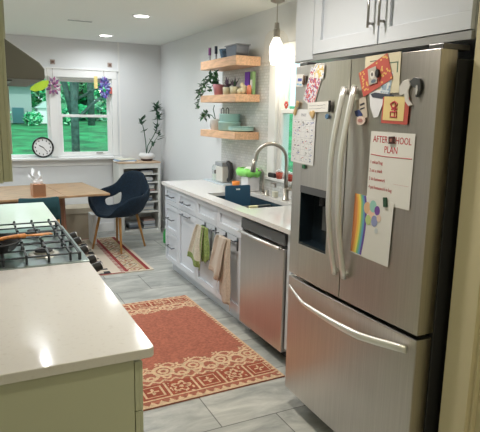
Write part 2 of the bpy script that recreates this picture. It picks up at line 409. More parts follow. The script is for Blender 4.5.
b = MB(); b.prism([(1.15, hz + .75), (2.25, hz + .75), (1.7, hz + 1.1)], 'y', 28.3, 29.7, mat('shed_roof', (.55, .72, .68), .7)); b.build('roof', t)
for x, y, rr, lab in ((-.55, 27.7, .55, 'round green shrub in front of the pale neighbour house, left of its door'), (.95, 27.6, .42, 'round green shrub between neighbour house door and white shed'), (2.6, 28.2, .5, 'round green shrub right of the white garden shed')):
    t = thing('shrub', lab, 'shrub', (x, y, gz(y)))
    b = MB(); leafcloud(b, (x, y, gz(y) + rr * .75), (rr, rr * .6, rr * .8), 420, .13, (lv1, lv3, lv2)); b.build('foliage', t, recalc=False)
# trees outside the sink window
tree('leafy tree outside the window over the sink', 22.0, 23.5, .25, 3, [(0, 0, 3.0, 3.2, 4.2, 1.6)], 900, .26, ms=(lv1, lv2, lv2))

# ------------------------------------------------------------------ right base cabinets
def shaker_x(b, x, y0, y1, z0, z1, m, th=.020, fr=.055, gap=.0025):
    """shaker front facing -X whose outer face is at x"""
    y0 += gap; y1 -= gap; z0 += gap; z1 -= gap
    b.box(x + .014, x + th, y0, y1, z0, z1, m)
    f = min(fr, (z1 - z0) * .28)
    b.box(x, x + .014, y0, y1, z0, z0 + f, m); b.box(x, x + .014, y0, y1, z1 - f, z1, m)
    b.box(x, x + .014, y0, y0 + fr, z0 + f, z1 - f, m); b.box(x, x + .014, y1 - fr, y1, z0 + f, z1 - f, m)
def pull_x(b, x, ya, za, yb, zb, m, r=.0055, out=.030):
    d = Vector((0, yb - ya, zb - za)); n = d.normalized() * .018
    for (yy, zz, s) in ((ya, za, 1), (yb, zb, -1)):
        b.cyl((x + .002, yy + n.y * s, zz + n.z * s), (x - out, yy + n.y * s, zz + n.z * s), r, m, seg=8)
    b.cyl((x - out, ya, za), (x - out, yb, zb), r, m, seg=8)
FX = .030; TOP = .884
def base_unit(label, y0, y1, hollow=False):
    t = thing('base_cabinet', label, 'cabinet', (.3, (y0 + y1) / 2, 0), group='white shaker base cabinets on the right')
    b = MB(); b.box(.105, .63, y0 + .0005, y1 - .0005, 0, .11, cabm)
    if not hollow: b.box(.052, .63, y0 + .0005, y1 - .0005, .11, TOP, cabm)
    else:
        b.box(.052, .63, y0 + .0005, y1 - .0005, .11, .13, cabm); b.box(.052, .63, y0 + .0005, y0 + .0185, .13, TOP, cabm); b.box(.052, .63, y1 - .0185, y1 - .0005, .13, TOP, cabm)
        b.box(.612, .63, y0 + .0185, y1 - .0185, .13, TOP, cabm); b.box(.052, .07, y0 + .0185, y1 - .0185, .13, TOP, cabm)
    b.build('body', t, bevel=.0015)
    return t
def front(t, name, y0, y1, z0, z1, pull=None, fr=.055):
    b = MB(); shaker_x(b, FX, y0, y1, z0, z1, cabm, fr=fr); o = b.build(name, t, bevel=.0012)
    if pull:
        b = MB(); pull_x(b, FX, *pull, pullm); b.build('handle', o, smooth=True)
    return o
Y0, Y1, Y2, Y3, Y4 = 5.11, 4.735, 4.267, 3.817, 3.357
t = base_unit('narrow white three-drawer base cabinet at the far end of the run', Y1, Y0)
front(t, 'drawer', Y1, Y0, .70, .880, (4.825, .790, 5.02, .790), .045)
front(t, 'drawer', Y1, Y0, .42, .70, (4.825, .565, 5.02, .565), .045)
front(t, 'drawer', Y1, Y0, .12, .42, (4.825, .285, 5.02, .285), .045)
t = base_unit('white base cabinet with one drawer over a door, second from the far end', Y2, Y1)
front(t, 'drawer', Y2, Y1, .70, .880, (4.39, .785, 4.61, .785))
front(t, 'door', Y2, Y1, .12, .70, (4.39, .672, 4.61, .672))
t = base_unit('wide white sink base cabinet with two doors and towels hung on them', Y4, Y2, True)
front(t, 'drawer_front', Y3, Y2, .70, .880); front(t, 'drawer_front', Y4, Y3, .70, .880)
front(t, 'door', Y3, Y2, .12, .70, (3.862, .50, 3.862, .685)); front(t, 'door', Y4, Y3, .12, .70, (3.775, .50, 3.775, .685))
t = base_unit('narrow white filler cabinet between dishwasher and refrigerator', 2.42, 2.74)
front(t, 'door', 2.42, 2.74, .12, .880)

# worktop with a cut-out for the sink
HX = (.115, .50); HY = (3.42, 4.225)
b = MB()
b.box(0, HX[0], 2.40, 5.135, .885, .915, quartz); b.box(HX[1], .642, 2.40, 5.135, .885, .915, quartz)
b.box(HX[0], HX[1], 2.40, HY[0], .885, .915, quartz); b.box(HX[0], HX[1], HY[1], 5.135, .885, .915, quartz)
bmesh.ops.remove_doubles(b.bm, verts=b.bm.verts[:], dist=1e-5)
tag(b.build('worktop', at=(.3, 3.7, .885)), 'long white quartz worktop over the right-hand cabinets with sink cut-out', 'worktop')

# dishwasher
t = thing('dishwasher', 'stainless dishwasher built in between the sink cabinet and refrigerator', 'dishwasher', (.3, 3.05, 0))
b = MB(); b.box(.06, .62, 2.75, 3.352, .10, .875, steeld); b.box(.11, .62, 2.75, 3.352, 0, .10, blackmat); b.build('body', t)
b = MB(); b.box(.012, .06, 2.748, 3.352, .09, .775, steel); b.build('door', t, bevel=.006, seg=3)
b = MB(); b.box(.015, .06, 2.748, 3.352, .795, .866, mat('control_panel_grey', (.16, .165, .17), .3, .6)); b.build('control_panel', t, bevel=.003)
b = MB(); b.tube([(-.012, 2.77, .777), (-.018, 3.05, .777), (-.012, 3.335, .777)], .011, handlem, 8); b.cyl((-.012, 2.79, .777), (.02, 2.79, .777), .009, handlem); b.cyl((-.012, 3.315, .777), (.02, 3.315, .777), .009, handlem); b.build('handle', t, smooth=True)

# sink
sinkm = mat('blue_black_composite', (.028, .058, .085), .35)
t = thing('kitchen_sink', 'dark blue-black undermount sink set into the right worktop', 'sink', (.31, 3.85, .68))
b = MB(); x0, x1, y0, y1, z0, z1 = HX[0] - .004, HX[1] + .004, HY[0] - .004, HY[1] + .004, .68, .8845
b.box(x0 - .012, x0, y0, y1, z0, z1, sinkm); b.box(x1, x1 + .012, y0, y1, z0, z1, sinkm); b.box(x0 - .012, x1 + .012, y0 - .012, y0, z0, z1, sinkm); b.box(x0 - .012, x1 + .012, y1, y1 + .012, z0, z1, sinkm); b.box(x0, x1, y0, y1, z0 - .012, z0, sinkm)
b.build('basin', t)
b = MB(); b.lathe([(0, .004), (.045, .004), (.05, 0), (.045, -.002)], (.34, 3.80, .6825), nickel); b.build('drain', t, smooth=True)
b = MB(); b.box(x0 + .005, x1 - .005, 3.775, 3.79, .70, .866, nickel); b.build('divider', t, bevel=.003)

# ------------------------------------------------------------------ refrigerator
RX = -.215; FY0, FY1, FYM = 1.405, 2.335, 1.882
t = thing('refrigerator', 'tall stainless french-door refrigerator with papers on its doors', 'refrigerator', (.2, 1.87, 0))
b = MB(); b.box(-.112, .60, FY0 + .008, FY1 - .008, .03, 1.80, fridgeside); b.box(-.10, .5, FY0 + .03, FY1 - .03, 0, .03, blackmat); b.build('body', t, bevel=.004)
def fdoor(name, y0, y1, z0, z1, hole=None):
    b = MB(); n = 14; F = []
    yc = (FY0 + FY1) / 2; hw = (FY1 - FY0) / 2
    def fx(y): return RX - .012 * (1 - ((y - yc) / hw) ** 2) + .010 * 1
    if hole is None: ys = [y0 + (y1 - y0) * i / n for i in range(n + 1)]; parts = [(ys, z0, z1)]
    else:
        hy0, hy1, hz0, hz1 = hole
        parts = [([y0, (y0 + hy0) / 2, hy0], z0, z1), ([hy0, (hy0 + hy1) / 2, hy1], z0, hz0), ([hy0, (hy0 + hy1) / 2, hy1], hz1, z1), ([hy1, (y1 + hy1) / 2, y1], z0, z1)]
    for ys, a, c in parts:
        pts = [(fx(y), y) for y in ys] + [(-.125, ys[-1]), (-.125, ys[0])]
        b.prism(pts, 'z', a, c, steel)
    bmesh.ops.remove_doubles(b.bm, verts=b.bm.verts[:], dist=1e-5)
    return b
DZ = (.777, 1.828)
HOLE = (2.000, 2.245, .950, 1.250)
dl = fdoor('d', FYM + .003, FY1, *DZ, hole=HOLE).build('door', t, bevel=.0015)
dr = fdoor('d', FY0, FYM - .003, *DZ).build('door', t, bevel=.0015)
dd = fdoor('d', FY0, FY1, .115, .757).build('freezer_drawer', t, bevel=.004)
b = MB(); b.box(-.105, .1, FY0 + .02, FY1 - .02, .035, .10, blackmat); b.build('toe_grille', t)
b = MB(); b.box(-.19, -.06, FY0 + .006, FY0 + .075, 1.829, 1.848, steeld); b.cyl((-.15, FY0 + .04, 1.80), (-.15, FY0 + .04, 1.852), .014, steeld); b.build('hinge', t, bevel=.003)
b = MB(); b.box(-.19, -.06, FY1 - .075, FY1 - .006, 1.829, 1.848, steeld); b.build('hinge', t, bevel=.003)
# dispenser recess
b = MB(); hy0, hy1, hz0, hz1 = HOLE; bl = mat('dispenser_black', (.012, .02, .028), .25)
b.box(-.135, -.128, hy0, hy1, hz0, hz1, bl); b.box(-.21, -.128, hy0, hy0 + .006, hz0, hz1, bl); b.box(-.21, -.128, hy1 - .006, hy1, hz0, hz1, bl)
b.box(-.21, -.128, hy0, hy1, hz0, hz0 + .012, bl); b.box(-.212, -.128, hy0, hy1, hz1 - .035, hz1, steeld)
dsp = b.build('dispenser', dl)
b = MB(); b.cyl((-.17, 2.10, 1.21), (-.17, 2.10, 1.165), .02, blackm); b.box(-.155, -.145, 2.075, 2.125, 1.04, 1.165, mat('paddle_grey', (.08, .085, .09), .3)); b.build('paddle', dsp)
def bow(b, y_off, side, z0, z1, m):
    pts = []
    for i in range(21):
        s = i / 20; k = math.sin(PI * s)
        pts.append((RX - .016 - .052 * min(1, k * 1.08), FYM + y_off, z0 + (z1 - z0) * s))
    b.tube(pts, .0095, m, 12, flat=1.75, up=Vector((-1, 0, 0)))
    for z in (z0 + .02, z1 - .02): b.cyl((RX + .004, FYM + y_off, z), (RX - .02, FYM + y_off, z), .011, m)
b = MB(); bow(b, .022, -1, .885, 1.715, handlem); b.build('handle', dl, smooth=True)
b = MB(); bow(b, -.047, 1, .885, 1.715, handlem); b.build('handle', dr, smooth=True)
b = MB(); pts = []
for i in range(25):
    s = i / 24; k = math.sin(PI * s)
    pts.append((RX - .006 - .055 * min(1, k * 1.4), FY0 + .035 + (FY1 - FY0 - .07) * s, .712 - .028 * k))
b.tube(pts[::-1], [.006 + .011 * min(1, i / 15) for i in range(25)], handlem, 12, flat=.7, up=Vector((0, 0, 1))); b.build('handle', dd, smooth=True)

# ------------------------------------------------------------------ cabinet over the refrigerator
CX = -.095
t = thing('wall_cabinet', 'white two-door cabinet mounted above the refrigerator', 'cabinet', (.2, 1.95, 1.87))
b = MB(); b.box(CX + .021, .645, 1.385, 2.53, 1.872, H - .001, cabm); b.box(CX, CX + .021, 2.365, 2.53, 1.872, H - .001, cabm); b.build('body', t, bevel=.002)
for y0, y1, py in ((1.872, 2.362, 1.905), (1.385, 1.868, 1.835)):
    b = MB(); shaker_x(b, CX, y0, y1, 1.895, H - .002, cabm, fr=.062); o = b.build('door', t, bevel=.0015)
    b = MB(); pull_x(b, CX, py, 1.965, py, 2.13, mat('satin_pull', (.42, .41, .40), .3, .9)); b.build('handle', o, smooth=True)
b = MB(); b.box(CX + .004, CX + .022, 1.385, 2.53, 1.865, 1.893, mat('light_rail_grey', (.33, .34, .345), .5)); b.build('light_rail', t)

# ------------------------------------------------------------------ left run: cabinets, range, worktops
PX = -1.225
LS = (2.43, 3.27)
def left_unit(label, y0, y1, near=False):
    t = thing('base_cabinet', label, 'cabinet', (-1.6, (y0 + y1) / 2, 0), group='shade-tinted white base cabinets on the left')
    b = MB(); b.box(XL, -1.280, y0 + .018, y1, .10, TOP, dimlitm); b.box(XL, -1.33, y0 + .018, y1, 0, .10, dimlitm)
    if near: b.box(XL, -1.282, y0, y0 + .018, 0, .884, dimlitm)
    b.build('body', t, bevel=.0015)
    ym = (y0 + y1) / 2
    for a, c in ((y0 + .004, ym), (ym, y1)):
        for z0, z1, nm in ((.70, .862, 'drawer'), (.11, .70, 'door')):
            b = MB(); b.box(-1.278, -1.264, a + .002, c - .002, z0 + .002, z1 - .002, dimlitm)
            for q in ((a + .002, a + .05, z0 + .002, z1 - .002), (c - .05, c - .002, z0 + .002, z1 - .002), (a + .05, c - .05, z0 + .002, z0 + .045), (a + .05, c - .05, z1 - .045, z1 - .002)):
                b.box(-1.264, -1.254, *q, dimlitm)
            o = b.build(nm, t, bevel=.0012)
            b = MB()
            if nm == 'drawer': b.cyl((-1.235, (a + c) / 2 - .06, (z0 + z1) / 2), (-1.235, (a + c) / 2 + .06, (z0 + z1) / 2), .005, pullm, seg=8); b.cyl((-1.235, (a + c) / 2, (z0 + z1) / 2), (-1.256, (a + c) / 2, (z0 + z1) / 2), .006, pullm, seg=8)
            else: b.cyl((-1.235, c - .03, .48), (-1.235, c - .03, .62), .005, pullm, seg=8); b.cyl((-1.235, c - .03, .55), (-1.256, c - .03, .55), .006, pullm, seg=8)
            b.build('handle', o)
    return t
left_unit('shade-tinted white base cabinet nearest the camera, under the long worktop', 1.455, 2.425, True)
left_unit('shade-tinted white base cabinet beyond the range', 3.275, 4.20)
def slab(y0, y1, label, rad=.02):
    b = MB(); pts = [(XL, y0)]
    if rad:
        for k in range(6): a = -PI / 2 + k * PI / 10; pts.append((PX - rad + rad * math.cos(a), y0 + rad + rad * math.sin(a)))
    else: pts.append((PX, y0))
    pts += [(PX, y1), (XL, y1)]
    b.prism(pts, 'z', .885, .915, quartz)
    tag(b.build('worktop', at=(-1.6, (y0 + y1) / 2, .885), bevel=.003, seg=2), label, 'worktop')
slab(1.425, 2.428, 'broad white quartz worktop in the left foreground, nearer than the range')
slab(3.272, 4.215, 'short white quartz worktop on the far side of the range', 0)

# range
t = thing('gas_range', 'slide-in stainless gas range with black grates between the left worktops', 'range', (-1.6, 2.85, 0))
b = MB(); b.box(XL, -1.27, LS[0] + .005, LS[1] - .005, .03, .905, steel); b.box(XL, -1.3, LS[0] + .02, LS[1] - .02, 0, .03, blackmat); b.build('body', t, bevel=.002)
b = MB(); ctp = mat('cooktop_steel', (.36, .42, .43), .28, .85)
b.box(XL, PX + .003, LS[0] + .001, LS[1] - .001, .905, .921, ctp); b.build('cooktop', t, bevel=.003)
b = MB(); b.prism([(-1.27, .905), (PX + .003, .905), (PX + .040, .80), (-1.27, .78)], 'y', LS[0] + .002, LS[1] - .002, steel); pn = b.build('control_panel', t, bevel=.003)
for ky in (2.50, 2.64, 2.85, 3.06, 3.20):
    b = MB(); Mr = Matrix.Rotation(R(90 - 19), 3, 'Y')
    b.lathe([(0, .052), (.019, .052), (.022, .046), (.023, .012), (.027, .008), (.027, 0), (0, 0)], (PX + .021, ky, .855), mat('knob_black', (.02, .02, .022), .35), 20, M=Mr)
    b.lathe([(0, .0555), (.012, .0555), (.014, .0525)], (PX + .021, ky, .855), handlem, 20, M=Mr)
    b.build('knob', t, smooth=False)
b = MB(); b.box(-1.27, PX + .0, LS[0] + .01, LS[1] - .01, .22, .76, steel); dv = b.build('oven_door', t, bevel=.004)
b = MB(); b.cyl((PX + .045, LS[0] + .06, .72), (PX + .045, LS[1] - .06, .72), .013, handlem); b.cyl((PX + .045, LS[0] + .09, .72), (PX, LS[0] + .09, .72), .01, handlem); b.cyl((PX + .045, LS[1] - .09, .72), (PX, LS[1] - .09, .72), .01, handlem); b.build('handle', dv, smooth=True)
b = MB(); b.box(-1.27, PX, LS[0] + .01, LS[1] - .01, .05, .21, steel); b.build('drawer', t, bevel=.004)
# burners + grates
capm = mat('burner_cap', (.03, .03, .035), .5); ringm = mat('burner_ring', (.62, .60, .55), .35, .7)
for bx, by, r_ in ((-1.40, 2.62, .048), (-1.40, 3.08, .040), (-1.60, 2.85, .055), (-1.78, 2.62, .042), (-1.78, 3.08, .05)):
    b = MB(); b.lathe([(r_ * 1.5, 0), (r_ * 1.4, .006), (r_, .008), (r_, .016), (0, .016)], (bx, by, .921), ringm); b.lathe([(r_ * .85, .0165), (r_ * .85, .024), (r_ * .7, .027), (0, .027)], (bx, by, .921), capm)
    b.build('burner', t, smooth=False)
def grate(y0, y1):
    b = MB(); x0, x1 = XL + .03, PX - .03; z = .957; h = .007
    b.box(x0, x1, y0, y0 + .012, z - h, z, iron); b.box(x0, x1, y1 - .012, y1, z - h, z, iron)
    b.box(x0, x0 + .012, y0, y1, z - h, z, iron); b.box(x1 - .012, x1, y0, y1, z - h, z, iron)
    for k in range(7):
        x = x0 + (x1 - x0) * (k + .5) / 7
        b.box(x - .005, x + .005, y0 - (.006 if k % 2 else 0), y0 + (y1 - y0) * .40, z - h, z + .006, iron); b.box(x - .005, x + .005, y0 + (y1 - y0) * .60, y1 + .0, z - h, z + .006, iron)
        b.cyl((x, y1 - .006, z), (x, y1 - .006, z + .014), .008, iron, r1=.006, seg=8)
        b.cyl((x, y0 + .006, .921), (x, y0 + .006, z), .006, iron, seg=6)
    b.box(x0, x1, (y0 + y1) / 2 - .005, (y0 + y1) / 2 + .005, z - h, z, iron)
    for xx in (x0 + .006, x1 - .006):
        for yy in (y0 + .006, y1 - .006): b.cyl((xx, yy, .921), (xx, yy, z), .008, iron, seg=8)
    b.build('grate', t, bevel=.0015, seg=1)
grate(LS[0] + .025, LS[0] + .285); grate(LS[0] + .29, LS[1] - .29); grate(LS[1] - .285, LS[1] - .025)
# frying pan and wooden spoon
t = thing('frying_pan', 'black frying pan on the range at the left picture edge', 'pan', (-1.645, 2.645, .9575), local=True)
b = MB(); b.lathe([(0, 0), (.115, 0), (.125, .004), (.150, .042), (.153, .043), (.150, .046), (.122, .009), (.112, .005), (0, .005)], (0, 0, 0), mat('pan_black', (.008, .007, .007), .55), 40); b.build('pan_body', t, smooth=True)
b = MB(); b.tube([(-.14, -.01, .035), (-.2, -.05, .05), (-.27, -.09, .055)], .011, blackmat, 8, flat=1.6); b.build('handle', t, smooth=True)
t = thing('wooden_spoon', 'flat orange-brown wooden spoon lying across grate and pan rim', 'spoon', (-1.50, 2.735, .97))
ow = mat('spoon_wood', (.62, .24, .06), .5, noise_amt=.25, nscale=30)
b = MB(); b.tube([(-1.345, 2.835, .972), (-1.41, 2.765, .985), (-1.475, 2.69, 1.003)], [.020, .020, .012], ow, 10, flat=.3, up=Vector((.35, -.9, 0)));  b.build('spoon_blade', t, smooth=True)
b = MB(); b.tube([(-1.475, 2.69, 1.003), (-1.56, 2.605, 1.018), (-1.66, 2.50, 1.024)], [.012, .009, .008], ow, 8); b.build('spoon_handle', t, smooth=True)

# range hood
hoodm = mat('hood_grey', (.115, .115, .10), .5, .2)
t = thing('range_hood', 'dark grey wedge-shaped range hood over the cooktop', 'range hood', (-1.66, 2.85, 1.72))
b = MB(); b.prism([(XL, 1.72), (-1.38, 1.72), (-1.376, 1.73), (-1.376, 1.765), (-1.395, 1.79), (XL, 2.16)], 'y', 2.45, 3.25, hoodm); b.build('canopy', t, bevel=.003)
b = MB(); b.box(XL, -1.68, 2.70, 3.0, 2.0, H - .001, hoodm); b.build('chimney', t)
b = MB(); b.box(-1.80, -1.50, 2.55, 3.15, 1.714, 1.7205, steeld); b.build('filter', t)
# upper cabinets either side
def upper(y0, y1, xf, z0, label):
    t = thing('wall_cabinet', label, 'cabinet', (-1.75, (y0 + y1) / 2, z0))
    b = MB(); b.box(XL, xf - .022, y0, y1, z0, H - .001, dimlitm); b.build('body', t, bevel=.0015)
    ym = (y0 + y1) / 2
    for a, c in ((y0, ym), (ym, y1)):
        b = MB(); b.box(xf - .021, xf - .008, a + .002, c - .002, z0 + .003, H - .004, dimlitm)
        for q in ((a + .002, a + .055, z0 + .003, H - .004), (c - .055, c - .002, z0 + .003, H - .004), (a + .055, c - .055, z0 + .003, z0 + .058), (a + .055, c - .055, H - .059, H - .004)): b.box(xf - .008, xf, *q, dimlitm)
        b.build('door', t, bevel=.0012)
upper(1.455, 2.42, -1.581, 1.412, 'shade-tinted white wall cabinet at the left picture edge, nearer than the hood')
upper(3.30, 4.20, -1.470, 1.345, 'shade-tinted white wall cabinet behind the hood, on its far side')

# ------------------------------------------------------------------ rugs
terra = mat('terracotta_wool', (.40, .13, .083), .95, noise_amt=.22, nscale=60, bump=.5, bscale=250)
cream = mat('cream_wool', (.66, .47, .30), .95, noise_amt=.15, nscale=60, bump=.5, bscale=250)
brick = mat('brick_wool', (.33, .075, .04), .95, noise_amt=.2, nscale=60, bump=.5, bscale=250)
def pattern_rug(name, x0, x1, y0, y1, cell, fn, base, at):
    b = MB(); bm = b.bm; nx = int((x1 - x0) / cell); ny = int((y1 - y0) / cell); z = .009
    for j in range(ny):
        ya, yb = y0 + j * cell, y0 + (j + 1) * cell; i = 0
        row = [fn((i + .5) * cell, (j + .5) * cell) for i in range(nx)]
        while i < nx:
            k = i
            while k < nx and row[k] is row[i]: k += 1
            b.quad([(x0 + i * cell, ya, z), (x0 + k * cell, ya, z), (x0 + k * cell, yb, z), (x0 + i * cell, yb, z)], row[i]); i = k
    X, Y = x0 + nx * cell, y0 + ny * cell
    for q in ([(x0, y0, 0), (X, y0, 0), (X, y0, z), (x0, y0, z)], [(X, y0, 0), (X, Y, 0), (X, Y, z), (X, y0, z)], [(X, Y, 0), (x0, Y, 0), (x0, Y, z), (X, Y, z)], [(x0, Y, 0), (x0, y0, 0), (x0, y0, z), (x0, Y, z)], [(x0, y0, .001), (x0, Y, .001), (X, Y, .001), (X, y0, .001)]): b.quad(q, base)
    return b.build(name, at=at, recalc=False)
RW, RL = 1.06, 1.65
def rug_fn(u, v):
    e = min(u, RW - u)
    if e < .012: return cream
    if e < .035: return cream if (v % .035) < .017 else terra
    far = v > RL / 2
    d = RL - v if far else v
    s = .62 if far else 1.0
    d = d / s
    if d < .018: return cream
    if d < .058:
        k = abs(((u / .055) % 1) - .5) * 2
        return cream if (d - .018) / .04 < k * .95 - .1 else terra
    if d < .066: return brick
    if d < .078: return cream
    if d < .235:
        p = .175; c = (u % p) - p / 2; dd = d - .157; r = math.hypot(c, dd)
        even = int(u / p) % 2
        if abs(abs(c) - p / 2) < .006: return cream
        if even:
            if .050 < max(abs(c), abs(dd)) < .060: return cream
            a = math.atan2(dd, c); rr = .022 + .014 * math.cos(4 * a)
            return cream if r < rr and r > .006 else brick
        a = math.atan2(dd, c)
        if abs(r - (.045 + .012 * math.cos(5 * a))) < .008: return cream
        if r < .014: return cream
        if noise.noise(Vector((u * 55, v * 55, 3))) > .38: return cream
        return brick
    if d < .275:
        q = .255 + .011 * math.sin(2 * PI * u / .07)
        return cream if abs(d - q) < .009 else terra
    # scroll band
    top = .50 + .030 * math.cos(2 * PI * u / .20) + .018 * math.cos(2 * PI * u / .10 + 1)
    if d < top:
        for (p, o, cy, ra, w_) in ((.20, 0, .34, .052, .011), (.20, .10, .375, .058, .012), (.20, .10, .375, .026, .009), (.10, .05, .305, .022, .008)):
            c = ((u + o) % p) - p / 2; r = math.hypot(c, (d - cy))
            if abs(r - ra) < w_: return cream
        for (p, o, cy, ra) in ((.20, 0, .425, .036), (.20, .10, .465, .030), (.10, .0, .335, .013)):
            c = ((u + o) % p) - p / 2; a = math.atan2(d - cy, c); r = math.hypot(c, d - cy)
            if .009 < r < ra * (.72 + .35 * math.cos(5 * a + PI / 2)): return cream
        if abs(d - (.44 + .03 * math.sin(2 * PI * u / .20))) < .008: return cream
        return terra
    return terra
o = pattern_rug('rug', -1.11, -.05, 2.60, 4.25, .0065, rug_fn, terra, (-.58, 3.42, 0))
o.rotation_euler.z = R(1.2)
tag(o, 'terracotta rug with cream scroll borders on the aisle floor', 'rug')
redw = mat('dark_red_wool', (.27, .03, .03), .95, bump=.4, bscale=250); ivory = mat('ivory_wool', (.62, .54, .44), .95, bump=.4, bscale=250); blackw = mat('black_wool', (.03, .03, .035), .95); tanw = mat('tan_wool', (.48, .36, .22), .95, bump=.4, bscale=250)
W2 = .80
def rug2_fn(u, v):
    e = W2 - u  # distance from right edge
    if v < .025 or v > 1.62 - .025: return redw if e > .30 else ivory
    if e < .03: return ivory
    if e < .075: return redw
    if e < .10: return tanw
    if e < .26:
        c = e - .18; q = abs(((v / .17) % 1) - .5) * .17
        if abs(abs(c) + q - .075) < .007: return blackw if (int(v / .17) % 2) else redw
        if abs(c) + q < .02: return redw
        return ivory if (noise.noise(Vector((u * 40, v * 40, 0))) > .1) else tanw
    if e < .29: return redw
    if e < .33: return redw if (v % .045) < .026 else ivory
    if e < .43: return ivory
    if e < .56:
        vv = v % .42
        if vv < .11 and (e < .50 or vv < .055): return blackw
        if .17 < vv < .22 and e < .50: return blackw
        if .28 < vv < .32 and e > .46: return blackw
        return ivory
    if e < .70: return ivory if e < .66 else redw
    return redw if e < .74 else ivory
o = pattern_rug('rug', -.89, -.09, 5.13, 6.75, .008, rug2_fn, ivory, (-.52, 6.0, 0))
tag(o, 'ivory, dark red and black patterned rug under the blue armchair', 'rug')

# ------------------------------------------------------------------ dining table
t = thing('dining_table', 'walnut extending dining table under the far window', 'table', (-1.42, 5.98, 0), R(6.5), local=True)
b = MB()
for (a, c) in ((-1.0, -.50), (-.497, .497), (.50, .955)): b.box(a, c, -.50, .50, .728, .75, walnut)
b.build('tabletop', t, bevel=.003)
b = MB(); b.box(-.62, .50, -.42, -.40, .64, .728, walnutd); b.box(-.62, .50, .40, .42, .64, .728, walnutd); b.box(-.62, -.60, -.42, .42, .64, .728, walnutd); b.box(.48, .50, -.42, .42, .64, .728, walnutd); b.build('apron', t, bevel=.002)
for sx, sy in ((-.60, -.40), (-.60, .40), (.48, -.40), (.48, .40)):
    b = MB(); b.tube([(sx, sy, .728), (sx + (.02 if sx > 0 else -.02), sy * 1.04, 0)], [.032, .018], walnutd, 8); b.build('leg', t)
# tissue box
t = thing('tissue_box', 'copper square tissue box with white tissue on dining table', 'tissue box', (-1.12, 5.63, .75), R(6), local=True)
b = MB(); b.box(-.062, .062, -.062, .062, .0005, .125, mat('copper', (.62, .33, .20), .3, .75)); b.build('box', t, bevel=.003)
b = MB(); ts = mat('tissue', (.86, .87, .89), .9)
for k in range(7):
    a = k * .9; p0 = Vector((.012 * math.cos(a), .012 * math.sin(a), .12)); tip = Vector((-.02 + .07 * math.cos(a), .06 * math.sin(a), .20 + .03 * (k % 3)))
    s = Vector((-math.sin(a), math.cos(a), 0)) * .03
    mid = (p0 + tip) / 2 + Vector((0, 0, .015))
    b.quad([p0 - s * .4, p0 + s * .4, mid + s, mid - s], ts); b.quad([mid - s, mid + s, tip + s * .4, tip - s * .2 + Vector((0, 0, .02))], ts)
b.ball((-.005, 0, .155), .044, ts, (1.1, .8, 1.0), 3, .13); b.ball((-.025, 0, .20), .034, ts, (1.0, .7, 1.2), 3, .16)
b.build('tissue', t)

# ------------------------------------------------------------------ shell armchair
def make_chair(label, loc, rotz, fab, group=None, arms=True):
    """local: seat centre at origin, faces +Y"""
    t = thing('armchair', label, 'chair', loc, rotz, group, local=True)
    b = MB(); bm = b.bm; nu, nv = 32, 9
    grid = []
    for i in range(nu + 1):
        th = -PI / 2 + (2 * PI) * (i / nu)          # start at the back (-Y) and go round
        ang = math.degrees(abs(((th + PI / 2 + PI) % (2 * PI)) - PI))   # 0 at back, 180 at front
        # rim height and radius
        def lerp(a, tab):
            for (a0, v0), (a1, v1) in zip(tab, tab[1:]):
                if a <= a1: q = (a - a0) / (a1 - a0); q = q * q * (3 - 2 * q); return v0 + (v1 - v0) * q
            return tab[-1][1]
        hz_ = lerp(ang, [(0, .895), (26, .88), (56, .70), (84, .655), (116, .645), (140, .56), (160, .435), (180, .42)] if arms else [(0, .86), (34, .855), (62, .66), (95, .50), (120, .45), (150, .43), (180, .42)])
        rr = lerp(ang, [(0, .30), (30, .30), (60, .345), (100, .345), (128, .34), (150, .30), (180, .285)])
        col = []
        for j in range(nv + 1):
            s = j / nv
            r = rr * (1 - (1 - s) ** 2.1) if s < 1 else rr
            z = .405 + (hz_ - .405) * (s ** 2.6)
            lean = -.06 * s * s if ang < 60 else 0
            col.append((r * math.cos(th), r * math.sin(th) * .93 + lean, z))
        grid.append(col)
    cv = bm.verts.new((0, 0, .402))
    V = [[bm.verts.new(p) for p in col[1:]] for col in grid[:-1]]
    V.append(V[0])
    fs = []
    for i in range(nu):
        fs.append(bm.faces.new((cv, V[i][0], V[i + 1][0])))
        ang = math.degrees(abs((((i + .5) / nu * 2 * PI + PI) % (2 * PI)) - PI))
        for j in range(nv - 1):
            if arms and 30 < ang < 62 and j in (4, 5): continue     # opening between seat and arm
            fs.append(bm.faces.new((V[i][j], V[i][j + 1], V[i + 1][j + 1], V[i + 1][j])))
    b._paint(fs, fab)
    b.build('seat_shell', t, smooth=True, solid=.035, sub=2)
    for sx in (-1, 1):
        for sy in (-1, 1):
            b = MB(); b.tube([(sx * .15, sy * .15, .40), (sx * .215, sy * .215, 0)], [.017, .011], oak, 10); b.build('leg', t, smooth=True)
    return t
make_chair('navy blue shell armchair with oak legs facing the table, right of it', (-.20, 6.15, .0095), R(216 - 90), navy)
t = thing('dining_chair', 'teal dining chair with curved back tucked under the near table side', 'chair', (-1.20, 4.98, 0), 0, None, local=True)
b = MB(); b.prism([(-.20, -.18), (.20, -.18), (.21, .10), (.17, .20), (-.17, .20), (-.21, .10)], 'z', .43, .475, teal_ch); b.build('seat', t, bevel=.015, seg=3)
b = MB()
def bk(z0, z1, hw0, hw1):
    n = 12; P = []
    for zz, hw, ly in ((z0, hw0, -.19), ((z0 + z1) / 2, (hw0 + hw1) / 2 + .004, -.215), (z1, hw1, -.235)): P.append([(hw * (2 * i / n - 1), ly + .045 * (2 * i / n - 1) ** 2, zz) for i in range(n + 1)])
    V = [[b.bm.verts.new(q) for q in row] for row in P]
    b._paint([b.bm.faces.new((V[j][i], V[j][i + 1], V[j + 1][i + 1], V[j + 1][i])) for j in range(2) for i in range(n)], teal_ch)
bk(.60, .862, .172, .155); b.build('backrest', t, smooth=True, solid=.028)
